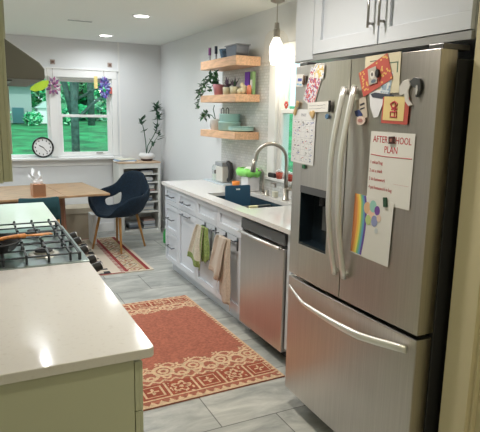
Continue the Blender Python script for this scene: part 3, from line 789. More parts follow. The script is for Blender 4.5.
for sx in (-.15, .15):
    b = MB(); b.tube([(sx, -.17, .43), (sx, -.19, .66)], .012, oak, 8); b.build('back_post', t, smooth=True)
    for sy in (-.14, .15): b = MB(); b.tube([(sx, sy, .43), (sx * 1.15, sy * 1.2, 0)], [.017, .012], oak, 8); b.build('leg', t, smooth=True)


# ------------------------------------------------------------------ bookshelf and things on it
bs = thing('bookshelf', 'white open bookshelf with wooden top in the far corner', 'bookshelf', (.25, 6.95, 0))
shw = mat('shelf_white', (.78, .78, .74), .5); shtop = mat('shelf_top_wood', (.66, .48, .33), .5, noise_amt=.1, nscale=8)
b = MB(); X0, X1, Ya, Yb = -.03, .52, 6.78, 7.11
b.box(X0, X0 + .06, Ya, Yb, 0, .94, shw); b.box(X1 - .03, X1, Ya, Yb, 0, .94, shw); b.box(X0, X1, Yb - .012, Yb, .04, .94, shw); b.box(X0 + .06, X1 - .03, Ya, Ya + .018, .875, .94, shw); b.box(X0 + .06, X1 - .03, Ya, Ya + .018, 0, .05, shw)
b.build('carcass', bs, bevel=.002)
b = MB(); b.box(X0 - .005, X1 + .005, Ya - .008, Yb, .94, .958, shtop); b.build('top', bs, bevel=.002)
for z in (.06, .30, .43, .56, .69, .80):
    b = MB(); b.box(X0 + .06, X1 - .03, Ya + .004, Yb - .012, z - .012, z, shw); b.build('shelf', bs)
cols = [(.30, .32, .36), (.62, .60, .58), (.10, .11, .13), (.45, .30, .26), (.55, .58, .62), (.20, .24, .30), (.70, .68, .62)]
spots = [(.30, .36, .10), (.43, .34, .07), (.56, .37, .09), (.69, .35, .075), (.80, .36, .05), (.06, .18, .09), (.06, .375, .12), (.43, .17, .08), (.56, .155, .05), (.69, .155, .06)]
names = ['lowest middle shelf', 'third shelf from the bottom', 'shelf at seat-back height', 'shelf just under the top pair', 'topmost inner shelf', 'bottom shelf, left', 'bottom shelf, right', 'third shelf, left end', 'fourth shelf, left end', 'fifth shelf, left end']
for (z, x, h), nm in zip(spots, names):
    b = MB(); zz = z + .0005
    while zz < z + h - .01:
        th = random.uniform(.006, .02); c = random.choice(cols); jx = random.uniform(-.01, .01)
        b.box(x - .075 + jx, x + .075 + jx, Ya + .03 + random.uniform(0, .02), Ya + .25, zz, zz + th, mat('stack%d' % cols.index(c), c, .7)); zz += th + .0005
    tag(b.build('paper_stack', at=(x, Ya + .15, z)), 'stack of papers and folders in the bookshelf, ' + nm, 'papers', 'papers in the bookshelf')
# papers on top
mg = [((.80, .80, .78), 'white magazine lying on the bookshelf top, bottom of the pile'), ((.30, .42, .62), 'blue-edged magazine in the pile on the bookshelf top'), ((.72, .70, .58), 'cream notebook on top of the pile on the bookshelf')]
for i, (c, lab) in enumerate(mg):
    b = MB(); M_ = Matrix.Translation((.085 + i * .012, 6.93, .9585 + i * .011)) @ Matrix.Rotation(R(-8 + 9 * i), 4, 'Z')
    b.box(-.145 + i * .012, .12, -.10, .10, .0, .0105, mat('mag%d' % i, c, .5), M=M_); tag(b.build('magazine', at=(.085, 6.93, .9585 + i * .011)), lab, 'magazine', 'magazines on the bookshelf')
# plant
t = thing('potted_plant', 'tall sparse plant in a white bowl on the bookshelf', 'plant', (.385, 6.94, .958))
b = MB(); px, py = .385, 6.94
b.lathe([(0, .001), (.055, .001), (.075, .012), (.078, .03)], (px, py, .958), mat('pot_dark', (.06, .03, .03), .5), 24); b.lathe([(.078, .03), (.105, .055), (.105, .075), (.085, .105), (.078, .105), (.07, .095), (0, .095)], (px, py, .958), mat('pot_white', (.78, .77, .77), .4), 24); b.build('bowl', t, smooth=True)
stems = [[(0, 0, .09), (.02, .01, .2), (.10, .02, .32), (.155, .03, .42), (.17, .03, .58), (.155, .03, .70)], [(0, 0, .09), (-.01, .0, .25), (-.03, .0, .40), (-.06, 0, .51)], [(.02, 0, .09), (.09, .0, .23), (.17, .02, .33)]]
b = MB()
for st in stems: b.tube([(px + a, py + c, .958 + d) for a, c, d in st], [.006] * (len(st) - 1) + [.003], leafd, 6)
b.build('stem', t, smooth=True)
b = MB()
def leaf(b, p, d, L_, W_, m, up=Vector((0, 0, 1))):
    d = d.normalized(); s = d.cross(up)
    if s.length < .1: s = Vector((1, 0, 0))
    s = s.normalized(); n = s.cross(d)
    a0 = p; a1 = p + d * L_ * .4 + s * W_ * .5 + n * .004; a2 = p + d * L_; a3 = p + d * L_ * .4 - s * W_ * .5 + n * .004; c = p + d * L_ * .45 - n * W_ * .12
    V_ = [b.bm.verts.new(q) for q in (a0, a1, a2, a3, c)]
    b._paint([b.bm.faces.new((V_[0], V_[1], V_[4])), b.bm.faces.new((V_[1], V_[2], V_[4])), b.bm.faces.new((V_[2], V_[3], V_[4])), b.bm.faces.new((V_[3], V_[0], V_[4]))], m)
for st, cl in ((stems[0], [(3, 8), (4, 18), (5, 24)]), (stems[1], [(3, 13), (2, 4)]), (stems[2], [(2, 6), (1, 3)])):
    for idx, n_ in cl:
        for _ in range(n_):
            a, c, d_ = st[idx]; p = Vector((px + a, py + c, .958 + d_ + random.uniform(-.05, .035)))
            leaf(b, p, Vector((random.uniform(-1, 1), random.uniform(-1, .6), random.uniform(-.2, 1))), random.uniform(.07, .11), .045, leafd)
b.build('leaves', t, recalc=False)
# wall clock standing on stool
t = thing('clock', 'round black-rimmed clock leaning on the window stool', 'clock', (-.90, 7.06, 1.014), local=True)
t.rotation_euler = (R(-6), 0, 0)
Mc = Matrix.Rotation(R(90), 3, 'X'); cz = .128
b = MB(); b.lathe([(.108, .0), (.128, .0), (.130, .010), (.128, .026), (.118, .030), (.110, .024), (.108, .0)], (0, 0, cz), blackm, 40, M=Mc); b.build('rim', t, smooth=True)
b = MB(); b.lathe([(0, .006), (.111, .006), (.111, .014), (0, .014)], (0, 0, cz), mat('clock_face', (.80, .80, .80), .5), 40, M=Mc)
for k in range(12):
    a = k * PI / 6; c = (math.sin(a) * .088, math.cos(a) * .088)
    b.box(c[0] - .005, c[0] + .005, -.0155, -.014, cz + c[1] - .009, cz + c[1] + .009, blackm)
b.build('face', t)
for nm, a, L_, wd in (('hour_hand', R(-62), .050, .006), ('minute_hand', R(140), .080, .0045)):
    b = MB(); d = Vector((math.sin(a), 0, math.cos(a)))
    b.tube([Vector((0, -.017, cz)) - d * .012, Vector((0, -.017, cz)) + d * L_], wd * .7, blackm, 4, flat=.4); b.build(nm, t)

# brackets above window, hanging ornaments
brm = mat('bracket_brown', (.22, .13, .10), .5, .3)
for x, lab in ((-.73, 'left'), (-.03, 'right')):
    b = MB(); b.box(x - .028, x + .028, YF - .006, YF, 2.153, 2.209, mat('bracket_plate', (.45, .36, .32), .5)); b.box(x - .012, x + .012, YF - .03, YF - .006, 2.168, 2.194, brm)
    tag(b.build('curtain_bracket', at=(x, YF, 2.18)), 'small square brown curtain bracket above window, %s one of two' % lab, 'bracket', 'curtain brackets above the window')
def ornament(label, x, z, pal, n, rx, rz, y=7.075):
    t = thing('hanging_ornament', label, 'ornament', (x, y, z))
    b = MB(); b.cyl((x, y, z), (x, y, 2.10), .002, brm, seg=5); b.cyl((x, y, 2.095), (x, YF - .02, 2.095), .003, brm, seg=5); b.build('cord', t)
    b = MB()
    ms = [mat('orn_%s_%d' % (label[:6].replace(' ', ''), i), c, .5) for i, c in enumerate(pal)]
    for i in range(n):
        a = 2 * PI * i / n * 2.4; q = (i / n) ** .6
        c = Vector((x + rx * q * math.cos(a), y - .01 + random.uniform(-.015, .015), z + rz * q * math.sin(a)))
        leaf(b, c, Vector((math.cos(a), random.uniform(-.3, .3), math.sin(a))), .055, .035, ms[i % len(ms)], up=Vector((0, 1, 0)))
    b.build('petals', t, recalc=False, solid=.003)
ornament('pink and purple paper flower ornament hanging on the window mullion', -.745, 1.885, [(.35, .10, .24), (.62, .45, .52), (.18, .08, .22)], 26, .055, .075)
ornament('blue and purple ornament hanging at the right side of the window', -.12, 1.885, [(.10, .10, .42), (.28, .12, .45), (.25, .30, .60), (.06, .06, .22)], 44, .038, .10)
t = thing('hanging_card', 'yellow strip ornament hanging at the top right of the window', 'ornament', (-.222, 7.085, 1.98))
b = MB(); b.box(-.245, -.20, 7.083, 7.087, 1.88, 2.03, mat('orn_yellow', (.75, .62, .25), .6)); b.build('strip', t)
t = thing('hanging_card', 'small red-orange ornament at the right window casing', 'ornament', (-.03, 7.095, 1.86))
b = MB(); b.box(-.055, -.015, 7.093, 7.099, 1.82, 1.90, mat('orn_red', (.70, .16, .12), .6), ); b.build('strip', t, bevel=.001)
t = thing('paper_leaf', 'lime green leaf-shaped ornament hanging in the picture window', 'ornament', (-.93, 7.03, 1.86))
b = MB(); pts = [(-.115, 1.835), (-.06, 1.815), (.02, 1.83), (.085, 1.875), (.11, 1.93), (.10, 1.955), (.03, 1.945), (-.05, 1.905), (-.10, 1.865)]
b.prism([(-.905 + a, z) for a, z in pts], 'y', 7.028, 7.034, mat('lime', (.50, .72, .04), .5)); b.build('leaf', t)
b = MB(); b.cyl((-.81, 7.031, 1.94), (-.81, 7.075, 2.098), .0015, brm, seg=5); b.build('cord', t)

# ------------------------------------------------------------------ low things under the window
t = thing('storage_box', 'low tan cardboard storage box on floor behind the table leg', 'box', (-.65, 6.93, 0))
cb = mat('cardboard', (.42, .36, .27), .8)
b = MB(); b.box(-.96, -.36, 6.78, 7.09, 0, .33, cb); b.build('box', t, bevel=.004)
b = MB(); b.box(-.97, -.35, 6.77, 7.10, .33, .40, mat('cardboard_lid', (.50, .44, .34), .8)); b.build('lid', t, bevel=.004)
b = MB(); b.box(-.455, -.405, 6.42, 6.66, 0.0095, .37, trimm)
tag(b.build('white_panel', at=(-.43, 6.54, .0095), bevel=.004), 'narrow upright white panel behind the front leg of the blue armchair', 'panel')
t = thing('bottle', 'small green plastic bottle on floor beside the bookshelf', 'bottle', (.40, 6.2, 0))
gr = mat('green_bottle', (.05, .45, .12), .3)
b = MB(); b.lathe([(0, .001), (.035, .001), (.037, .02), (.037, .13), (.014, .17), (.014, .185), (0, .185)], (.40, 6.2, 0), gr); b.build('body', t, smooth=True)
b = MB(); b.lathe([(.016, .185), (.016, .21), (0, .21)], (.40, 6.2, 0), white); b.build('cap', t)

# ------------------------------------------------------------------ floating shelves and their contents
SX = .40; SY = (4.28, 5.085)
for z0, z1, nm in ((2.010, 2.090, 'top'), (1.700, 1.765, 'middle'), (1.368, 1.435, 'bottom')):
    b = MB(); b.box(SX, XR - .009, SY[0], SY[1], z0, z1, maple)
    tag(b.build('floating_shelf', at=(.52, 4.68, z0), bevel=.003), '%s of the three thick maple floating shelves by the sink window' % nm, 'shelf', 'floating maple shelves')
def vase(name, label, cat, x, y, z, prof, m, group=None, extra=None, part='body'):
    t = thing(name, label, cat, (x, y, z), group=group)
    b = MB(); b.lathe(prof, (x, y, z + .0005), m); b.build(part, t, smooth=True)
    return t
z = 2.09
for x, y, c, lab in ((.44, 4.95, (.20, .05, .20), 'purple'), (.44, 4.80, (.03, .04, .07), 'black')):
    t = vase('figurine', '%s slim candle holder standing on the top shelf' % lab, 'candle holder', x, y, z, [(0, 0), (.022, 0), (.022, .008), (.008, .014), (.008, .03), (.013, .036), (.008, .045), (.009, .06), (0, .06)], mat('pewter', (.45, .45, .48), .4, .5), part='base')
    b = MB(); b.cyl((x, y, z + .055), (x, y, z + .125), .014, mat('cand' + lab, c, .4), seg=12); b.build('candle', t)
t = thing('basket', 'dark blue textured bowl on the top shelf', 'bowl', (.52, 4.70, z), local=True)
b = MB(); db = mat('basket_blue', (.06, .12, .20), .7, noise_amt=.5, nscale=40)
b.lathe([(0, 0), (.065, 0), (.085, .09), (.078, .09), (.06, .008), (0, .008)], (0, 0, .0005), db, 20); b.build('body', t)
t = thing('tin', 'grey metal loaf tin beside the blue bowl on the top shelf', 'tin', (.51, 4.475, z))
b = MB(); gm = mat('tin_grey', (.17, .19, .23), .35, .5)
b.prism([(4.40, z + .0005), (4.58, z + .0005), (4.605, z + .10), (4.375, z + .10)], 'x', .45, .575, gm); b.build('body', t, bevel=.004)
b = MB(); b.box(.442, .583, 4.365, 4.615, z + .10, z + .108, mat('tin_rim', (.30, .30, .32), .35, .6)); b.build('rim', t)
# middle shelf
z = 1.765
pinkm = mat('pink_pot', (.58, .25, .30), .5)
t = vase('potted_plant', 'trailing green plant in a pink pot on the middle shelf', 'plant', .47, 4.80, z, [(0, 0), (.040, 0), (.055, .09), (.058, .10), (.05, .10), (.045, .085), (0, .085)], pinkm, part='pot')
b = MB(); bs_ = MB()
vines = [[(.47, 4.80, z + .09), (.46, 4.88, z + .17), (.44, 5.0, z + .15), (.42, 5.10, z + .06), (.41, 5.15, z - .05), (.40, 5.17, z - .13)],
         [(.47, 4.80, z + .09), (.45, 4.86, z + .20), (.42, 4.97, z + .18), (.385, 5.04, z + .08), (.38, 5.09, z - .02)],
         [(.47, 4.80, z + .09), (.46, 4.80, z + .20), (.45, 4.82, z + .22)], [(.47, 4.80, z + .09), (.43, 4.82, z + .17), (.40, 4.90, z + .13), (.385, 4.95, z + .03)], [(.47, 4.8, z + .09), (.47, 4.90, z + .12), (.45, 4.99, z + .05)]]
for v_ in vines:
    bs_.tube(v_, .003, leafm, 5)
    for a_, b2 in zip(v_, v_[1:]):
        for _ in range(9):
            q = random.random(); p = Vector(a_).lerp(Vector(b2), q)
            leaf(b, p, Vector((random.uniform(-1, .3), random.uniform(-1, 1), random.uniform(-.8, .6))), random.uniform(.04, .065), .035, random.choice((leafd, leafm, leafd)))
bs_.build('vine', t, smooth=True); b.build('leaves', t, recalc=False)
b = MB()
for x, y, lab in ((.50, 4.665, 'left'), (.51, 4.525, 'right')):
    t = vase('potted_succulent', 'purple-leaved succulent in a cream cup, %s one of the two' % lab, 'plant', x, y, z, [(0, 0), (.038, 0), (.045, .07), (.042, .072), (.036, .055), (0, .055)], mat('cream_cup', (.62, .60, .42), .5), 'succulents in cream cups', part='pot')
    b = MB()
    for _ in range(26): leaf(b, Vector((x, y, z + .06)), Vector((random.uniform(-1, 1), random.uniform(-1, 1), random.uniform(.7, 2.4))), random.uniform(.05, .12), .02, mat('succulent_purple', (.13, .09, .15), .5) if _ % 3 else leafd)
    b.build('leaves', t, recalc=False)
t = thing('candle_cluster', 'pale cream knobbly ceramic cluster on the middle shelf', 'ornament', (.53, 4.42, z))
b = MB()
for dx, dy, dz, r in ((0, -.045, .032, .032), (0, .03, .03, .030), (.02, -.01, .05, .036), (-.02, -.005, .028, .028), (0, -.005, .085, .022), (0, -.035, .065, .024)): b.ball((.53 + dx, 4.42 + dy, z + dz), r, mat('cream_ceramic', (.75, .68, .45), .5))
b.build('body', t, smooth=True)
b = MB(); b.box(.575, .61, 4.375, 4.455, z + .0005, z + .20, mat('purple_box', (.17, .04, .45), .5)); tag(b.build('tea_box', at=(.6, 4.42, z), bevel=.002), 'tall purple box standing on the middle shelf', 'box')
t = thing('tea_box', 'green and white packet standing at the near end of the middle shelf', 'packet', (.59, 4.33, z))
b = MB(); b.box(.58, .61, 4.31, 4.36, z + .0005, z + .20, mat('packet_green', (.25, .42, .18), .5)); b.build('packet', t, bevel=.002)
b = MB(); b.box(.5785, .58, 4.315, 4.355, z + .05, z + .13, paper); b.build('packet_label', t)
b = MB(); b.lathe([(0, .0005), (.02, .0005), (.022, .05), (.015, .08), (0, .08)], (.545, 4.305, z), mat('coral', (.75, .25, .14), .5)); tag(b.build('candle', at=(.545, 4.305, z), smooth=True), 'small coral red candle at the near end of the middle shelf', 'candle')
# bottom shelf
z = 1.435
t = vase('potted_plant', 'drooping leafy stem in a white pot on the bottom shelf', 'plant', .47, 4.86, z, [(0, 0), (.050, 0), (.062, .10), (.064, .105), (.056, .105), (.05, .09), (0, .09)], white, part='pot')
b = MB(); bs_ = MB()
for v_ in ([(.47, 4.86, z + .09), (.45, 4.91, z + .14), (.43, 5.0, z + .155), (.42, 5.05, z + .12)], [(.47, 4.86, z + .09), (.46, 4.90, z + .2), (.45, 4.85, z + .235)]):
    bs_.tube(v_, .0045, leafd, 6)
    if len(v_) == 4:
        for _ in range(22): leaf(b, Vector(v_[random.choice((2, 3))]) + Vector((0, random.uniform(-.03, .03), 0)), Vector((random.uniform(-1, .3), random.uniform(-1, 1), random.uniform(-.9, .7))), .06, .035, leafd if _ % 2 else leafm)
bs_.build('stem', t, smooth=True); b.build('leaves', t, recalc=False)
def casserole(label, x, y, z, r, h):
    t = vase('storage_pot', label, 'pot', x, y, z, [(0, 0), (r * .88, 0), (r, .01), (r, h - .012), (r * 1.03, h - .010), (r * 1.03, h), (0, h)], tealp, 'stacked teal pots')
    for s in (-1, 1):
        b = MB(); b.tube([(x - r * .5, y + s * r * .55 - .03, z + h), (x - r * .5, y + s * r * .55 - .03, z + h + .04), (x - r * .5, y + s * r * .55, z + h + .055), (x - r * .5, y + s * r * .55 + .03, z + h + .04), (x - r * .5, y + s * r * .55 + .03, z + h)], .004, blackmat, 6)
        if h < .08: b.build('wire_handle', t, smooth=True)
        else: b.bm.free()
casserole('larger teal enamel pot, lower one of the stack on the bottom shelf', .52, 4.648, z, .108, .085)
casserole('smaller teal enamel pot with wire handles, upper one of the stack', .52, 4.648, z + .086, .098, .072)
b = MB(); b.lathe([(0, .0005), (.085, .0005), (.113, .012), (.117, .04), (.112, .04), (.106, .02), (0, .014)], (.52, 4.402, z), tealp, 36); b.lathe([(0, .041), (.114, .041), (.119, .046), (0, .050)], (.52, 4.402, z), mat('teal_light', (.36, .62, .58), .3), 36)
tag(b.build('baking_dish', at=(.52, 4.405, z), smooth=False), 'low wide teal dish at the near end of the bottom shelf', 'dish')

# ------------------------------------------------------------------ pendant lamp over the sink
t = thing('pendant_lamp', 'clear glass pendant lamp glowing over the sink', 'lamp', (.53, 3.82, H))
px_, py_ = .53, 3.82
b = MB(); b.lathe([(0, H - .001), (.055, H - .001), (.055, H - .012), (.02, H - .025), (0, H - .025)], (px_, py_, 0), nickel); b.build('canopy', t, smooth=False)
b = MB(); b.cyl((px_, py_, H - .02), (px_, py_, 2.26), .004, nickel, seg=8); b.build('rod', t)
b = MB(); b.lathe([(0, 2.30), (.018, 2.30), (.02, 2.26), (.026, 2.25), (.026, 2.19), (0, 2.19)], (px_, py_, 0), nickel); b.build('socket', t)
b = MB(); b.lathe([(.027, 2.245), (.06, 2.235), (.088, 2.20), (.098, 2.14), (.098, 2.02), (.095, 1.98)], (px_, py_, 0), glass_mat('shade_glass', (1, .985, .96), .15, .0, 1.13), 32); b.build('glass_shade', t, smooth=True)
b = MB(); b.lathe([(.016, 2.20), (.034, 2.17), (.052, 2.13), (.056, 2.08), (.050, 2.02), (.038, 1.985), (0, 1.98)], (px_, py_, 0), mat('bulb_glow', (1, .95, .85), .4, emit=(1.0, .93, .80), estr=3.2), 20); b.build('bulb', t, smooth=True)
l = bpy.data.lights.new('pendant_light', 'POINT'); l.energy = 4.5; l.color = (1, .88, .68); l.shadow_soft_size = .05
o = bpy.data.objects.new('pendant_light', l); o.location = (px_, py_, 1.95); C.objects.link(o)

# ------------------------------------------------------------------ faucet and sink items
t = thing('faucet', 'tall brushed nickel gooseneck faucet behind the sink', 'faucet', (.565, 3.66, .915))
bx, by = .565, 3.66; ex, ey = .36, 3.80
b = MB(); b.lathe([(0, .0005), (.030, .0005), (.030, .006), (.024, .010), (.023, .10), (0, .10)], (bx, by, .915), nickel)
pts = [(bx, by, 1.0), (bx, by, 1.20)]
for k in range(1, 13):
    a = PI * k / 12 * 1.0; q = (1 - math.cos(a)) / 2; pts.append((bx + (ex - bx) * q, by + (ey - by) * q, 1.24 + .125 * math.sin(a)))
pts.append((ex - .01, ey + .006, 1.20))
b.tube(pts, .0155, nickel, 12); b.build('spout', t, smooth=True)
b = MB(); b.tube([(ex - .006, ey + .004, 1.235), (ex - .012, ey + .008, 1.19), (ex - .018, ey + .012, 1.135)], [.018, .020, .022], nickel, 12); b.build('spray_head', t, smooth=True)
b = MB(); b.cyl((bx, by, 1.0), (bx + .035, by - .05, 1.02), .018, nickel); b.tube([(bx + .03, by - .04, 1.02), (bx + .03, by - .05, 1.07)], .007, nickel, 8); b.build('lever', t, smooth=True)
t = thing('filter_faucet', 'thin upright water filter tap between bin and faucet', 'faucet', (.575, 4.06, .915))
b = MB(); b.tube([(.575, 4.06, .9155), (.575, 4.06, 1.09), (.55, 4.05, 1.125), (.51, 4.03, 1.12)], [.012, .010, .009, .008], nickel, 10); b.lathe([(0, .0005), (.02, .0005), (.02, .01), (0, .01)], (.575, 4.06, .915), nickel); b.build('spout', t, smooth=True)
b = MB(); b.lathe([(0, .0005), (.024, .0005), (.024, .008), (.017, .012), (.018, .045), (0, .048)], (.540, 3.93, .915), nickel, 20); tag(b.build('air_gap', at=(.54, 3.93, .915), smooth=True), 'short nickel cap on the worktop behind the sink', 'fitting')
t = thing('soap_bottle', 'clear glass soap bottle with pump left of the faucet base', 'bottle', (.555, 3.82, .915))
b = MB(); b.box(.535, .585, 3.795, 3.845, .9155, 1.0, clear); b.build('glass', t, bevel=.008)
b = MB(); b.box(.539, .581, 3.799, 3.841, .918, .965, mat('soap_liquid', (.72, .70, .58), .3)); b.build('liquid', t, bevel=.006)
b = MB(); b.cyl((.56, 3.82, 1.0), (.56, 3.82, 1.035), .008, nickel, seg=10); b.cyl((.56, 3.82, 1.033), (.525, 3.82, 1.033), .005, nickel, seg=8); b.build('pump', t)
b = MB(); b.box(.135, .205, 3.452, 3.478, .90, .925, mat('sponge', (.78, .76, .45), .9, bump=.5, bscale=100)); 
tag(b.build('sponge', at=(.17, 3.46, .90), bevel=.004), 'pale yellow sponge on the near rim of the sink', 'sponge')
# cutting board
t = thing('cutting_board', 'navy blue cutting board standing upright in the sink', 'cutting board', (.27, 3.95, .6805))
b = MB(); Mb = Matrix.Translation((.293, 3.965, .6825)) @ Matrix.Rotation(R(-4), 4, 'X')
nb = mat('navy_board', (.022, .085, .16), .45)
b.prism([(-.113, 0), (.113, 0), (.116, .01), (.116, .315), (.108, .325), (-.108, .325), (-.116, .315), (-.116, .01)], 'y', -.007, .007, nb, M=Mb); b.build('board', t, bevel=.002)
b = MB(); b.prism([(-.016, .286), (.016, .286), (.020, .298), (-.020, .298)], 'y', -.0085, -.0065, white, M=Mb); b.build('hanging_slot', t)
# orange cup
t = thing('cup', 'small orange cup behind the blue cutting board', 'cup', (.545, 4.54, .915))
b = MB(); b.lathe([(0, .0005), (.034, .0005), (.038, .05), (.035, .05), (.031, .006), (0, .006)], (.545, 4.54, .915), mat('orange_cup', (.85, .27, .04), .4)); b.build('body', t, smooth=True)
# pitcher with black handle
t = thing('water_pitcher', 'clear pitcher with grey lid and thick black handle on the tray', 'pitcher', (.54, 4.78, .926))
b = MB(); b.box(.49, .60, 4.74, 4.90, .9265, 1.085, mat('pitcher_body', (.62, .60, .55), .15)); b.build('body', t, bevel=.012)
b = MB(); b.box(.485, .605, 4.735, 4.905, 1.086, 1.125, mat('lid_grey', (.30, .32, .34), .4)); b.build('lid', t, bevel=.008)
b = MB(); b.tube([(.545, 4.72, 1.125), (.545, 4.675, 1.11), (.545, 4.655, 1.05), (.545, 4.665, .98), (.545, 4.715, .955)], [.022, .026, .026, .024, .018], blackmat, 10); b.build('handle', t, smooth=True)
# tray
b = MB(); b.box(.45, .635, 4.62, 5.12, .9155, .9255, mat('tray_blue_white', (.55, .63, .68), .35)); tag(b.build('tray', at=(.54, 4.87, .9155), bevel=.003), 'pale blue-white tray at the far end of the worktop', 'tray')
t = thing('glass_jar', 'domed clear glass jar beside the grey-lidded pitcher', 'jar', (.54, 4.98, .926))
b = MB(); b.lathe([(.045, .0005), (.048, .01), (.048, .13), (.035, .155), (0, .162)], (.54, 4.985, .926), clear, 24); b.build('glass', t, smooth=True, solid=.003)
b = MB(); b.lathe([(0, .003), (.042, .003), (.042, .06), (0, .06)], (.54, 4.985, .926), mat('jar_fill', (.68, .74, .66), .6), 20); b.build('contents', t)
t = thing('spice_bottle', 'small amber bottle with dark cap at the far worktop end', 'bottle', (.585, 5.085, .926))
b = MB(); b.lathe([(0, .0005), (.026, .0005), (.027, .05), (0, .052)], (.585, 5.085, .926), mat('amber_fill', (.75, .68, .45), .3)); b.build('body', t, smooth=True)
b = MB(); b.lathe([(.026, .052), (.027, .09), (0, .09)], (.585, 5.085, .926), mat('dark_cap', (.05, .03, .025), .4)); b.build('cap', t)
# bin with green bag
t = thing('compost_bin', 'white countertop compost bin by the sink', 'bin', (.545, 4.25, .915))
b = MB(); b.prism([(.485, 4.175), (.605, 4.175), (.605, 4.315), (.485, 4.315)], 'z', .9155, 1.085, mat('bin_white', (.80, .80, .84), .4)); b.build('body', t, bevel=.01)
b = MB(); gb = mat('green_bag', (.28, .80, .17), .4)
bm = b.bm; n = 36; rings = []
for k, (r, z_) in enumerate(((.066, 1.045), (.092, 1.055), (.100, 1.085), (.082, 1.110), (.066, 1.112))):
    L_ = []
    for i in range(n):
        a = 2 * PI * i / n; rr = r * (1 + .13 * math.sin(5 * a + k) + .08 * math.sin(11 * a + 2 * k)) * (1.05 if math.sin(a) > 0 else 1)
        ext = 1 + .55 * max(0, math.cos(a - PI * .62)) ** 8
        L_.append(bm.verts.new((.545 + rr * .92 * math.cos(a) * ext, 4.245 + rr * 1.05 * math.sin(a) * ext, z_ + .008 * math.sin(7 * a + k * 2))))
    rings.append(L_)
fs = [bm.faces.new((A[i], A[(i + 1) % n], B_[(i + 1) % n], B_[i])) for A, B_ in zip(rings, rings[1:]) for i in range(n)]
b._paint(fs, gb); o = b.build('bin_bag', smooth=True, solid=.003, at=(.545, 4.245, 1.05)); tag(o, 'bright green plastic bag folded over the rim of the white bin', 'bag')
b = MB()
b.ball((.545, 4.25, 1.095), .062, mat('paper_towel', (.82, .84, .80), .9), (1, 1.1, .62), 3, .05); tag(b.build('crumpled_paper', at=(.545, 4.25, 1.09), smooth=True), 'crumpled white paper inside the green bag', 'paper')
# window stool items
t = thing('bottle', 'black-capped bottle lying by the window casing behind the bin', 'bottle', (.61, 4.0, 1.063))
b = MB(); b.box(.602, .636, 3.92, 4.03, 1.0625, 1.10, blackmat); b.build('body', t, bevel=.006)
for x, y, c, lab in ((.622, 3.865, (.55, .10, .06), 'red pot with white flowers on the sink window sill, farther one'), (.622, 3.70, (.60, .08, .05), 'red pot with white flowers on the sink window sill, behind the faucet')):
    t = vase('flower_pot', lab, 'plant', x, y, 1.0625, [(0, 0), (.022, 0), (.030, .055), (.026, .055), (0, .045)], mat('redpot%d' % int(x * y * 100), c, .5), part='pot')
    b = MB()
    for k in range(5): b.ball((x + .018 * math.cos(k * 1.3), y + .02 * math.sin(k * 1.3), 1.125 + .008 * (k % 2)), .012, white, sub=1)
    b.build('flowers', t, smooth=True)
t = vase('bottle', 'teal bottle with yellow-green top on the sink window sill', 'bottle', .622, 3.60, 1.0625, [(0, 0), (.02, 0), (.022, .06), (.012, .075), (0, .075)], mat('teal_bottle', (.05, .28, .38), .4))
b = MB(); b.cyl((.622, 3.60, 1.137), (.622, 3.60, 1.17), .013, mat('lime_cap', (.50, .65, .10), .5)); b.build('cap', t)
t = thing('suncatcher', 'small red flower suncatcher on the meeting rail of the sink window', 'ornament', (.672, 3.875, 1.64))
b = MB()
for k in range(6): b.ball((.672, 3.875 + .02 * math.cos(k * 1.05), 1.675 + .02 * math.sin(k * 1.05)), .013, redm, (.4, 1, 1), 1)
b.build('petals', t, smooth=True)
b = MB(); b.cyl((.672, 3.875, 1.6405), (.672, 3.875, 1.665), .004, leafm, seg=6); b.build('stem', t)

# ------------------------------------------------------------------ towels on over-door bars
def towel_bar(y0, y1, zb, lab):
    t = thing('towel_bar', lab, 'towel bar', (.01, (y0 + y1) / 2, zb))
    b = MB()
    for y in (y0, y1):
        b.box(.022, .0295, y - .008, y + .008, .60, .698, pullm); b.box(.0, .0295, y - .008, y + .008, zb - .004, zb + .008, pullm)
    b.build('bracket', t, bevel=.001)
    b = MB(); b.cyl((-.005, y0 - .01, zb), (-.005, y1 + .01, zb), .005, pullm, seg=8); b.build('rail', t, smooth=True)
def towel(label, folds, ztop):
    yc = sum(folds[0]['top']) / 2
    t = thing('dish_towel', label, 'towel', (-.012, yc, ztop))
    for F in folds:
        b = MB(); nu, nv = 30, 26; V = []
        (ta, tb), (ba, bb), (za, zb) = F['top'], F['bot'], F['z']      # left is the larger y
        for j in range(nv + 1):
            s = j / nv; e = s ** F.get('p', .8); ya = ta + (ba - ta) * e; yb = tb + (bb - tb) * e; r = []
            for i in range(nu + 1):
                u = i / nu
                y = ya + (yb - ya) * u + .006 * math.sin(9 * s + 5 * u)
                fold = math.sin(u * F['n'] * PI + s * 1.6 + F['ph']) * (.35 + .65 * s) + .4 * math.sin(u * 17 + s * 4)
                x = F['x'] - F['amp'] * (1.4 + fold)
                zb_ = za + (zb - za) * u + .012 * math.sin(u * 8 + F['ph'])
                zz = ztop - (ztop - zb_) * s + (.004 if j else 0)
                r.append(b.bm.verts.new((x, y, zz)))
            V.append(r)
        fs = [b.bm.faces.new((V[j][i], V[j][i + 1], V[j + 1][i + 1], V[j + 1][i])) for j in range(nv) for i in range(nu)]
        b._paint(fs, F['m'])
        if 'm2' in F:
            k2 = b.mi(F['m2'])
            for q, f in enumerate(fs):
                j, i = divmod(q, nu)
                if F['f'](i / nu, j / nv): f.material_index = k2
        b.build(F['name'], t, smooth=True, solid=.004, recalc=False)
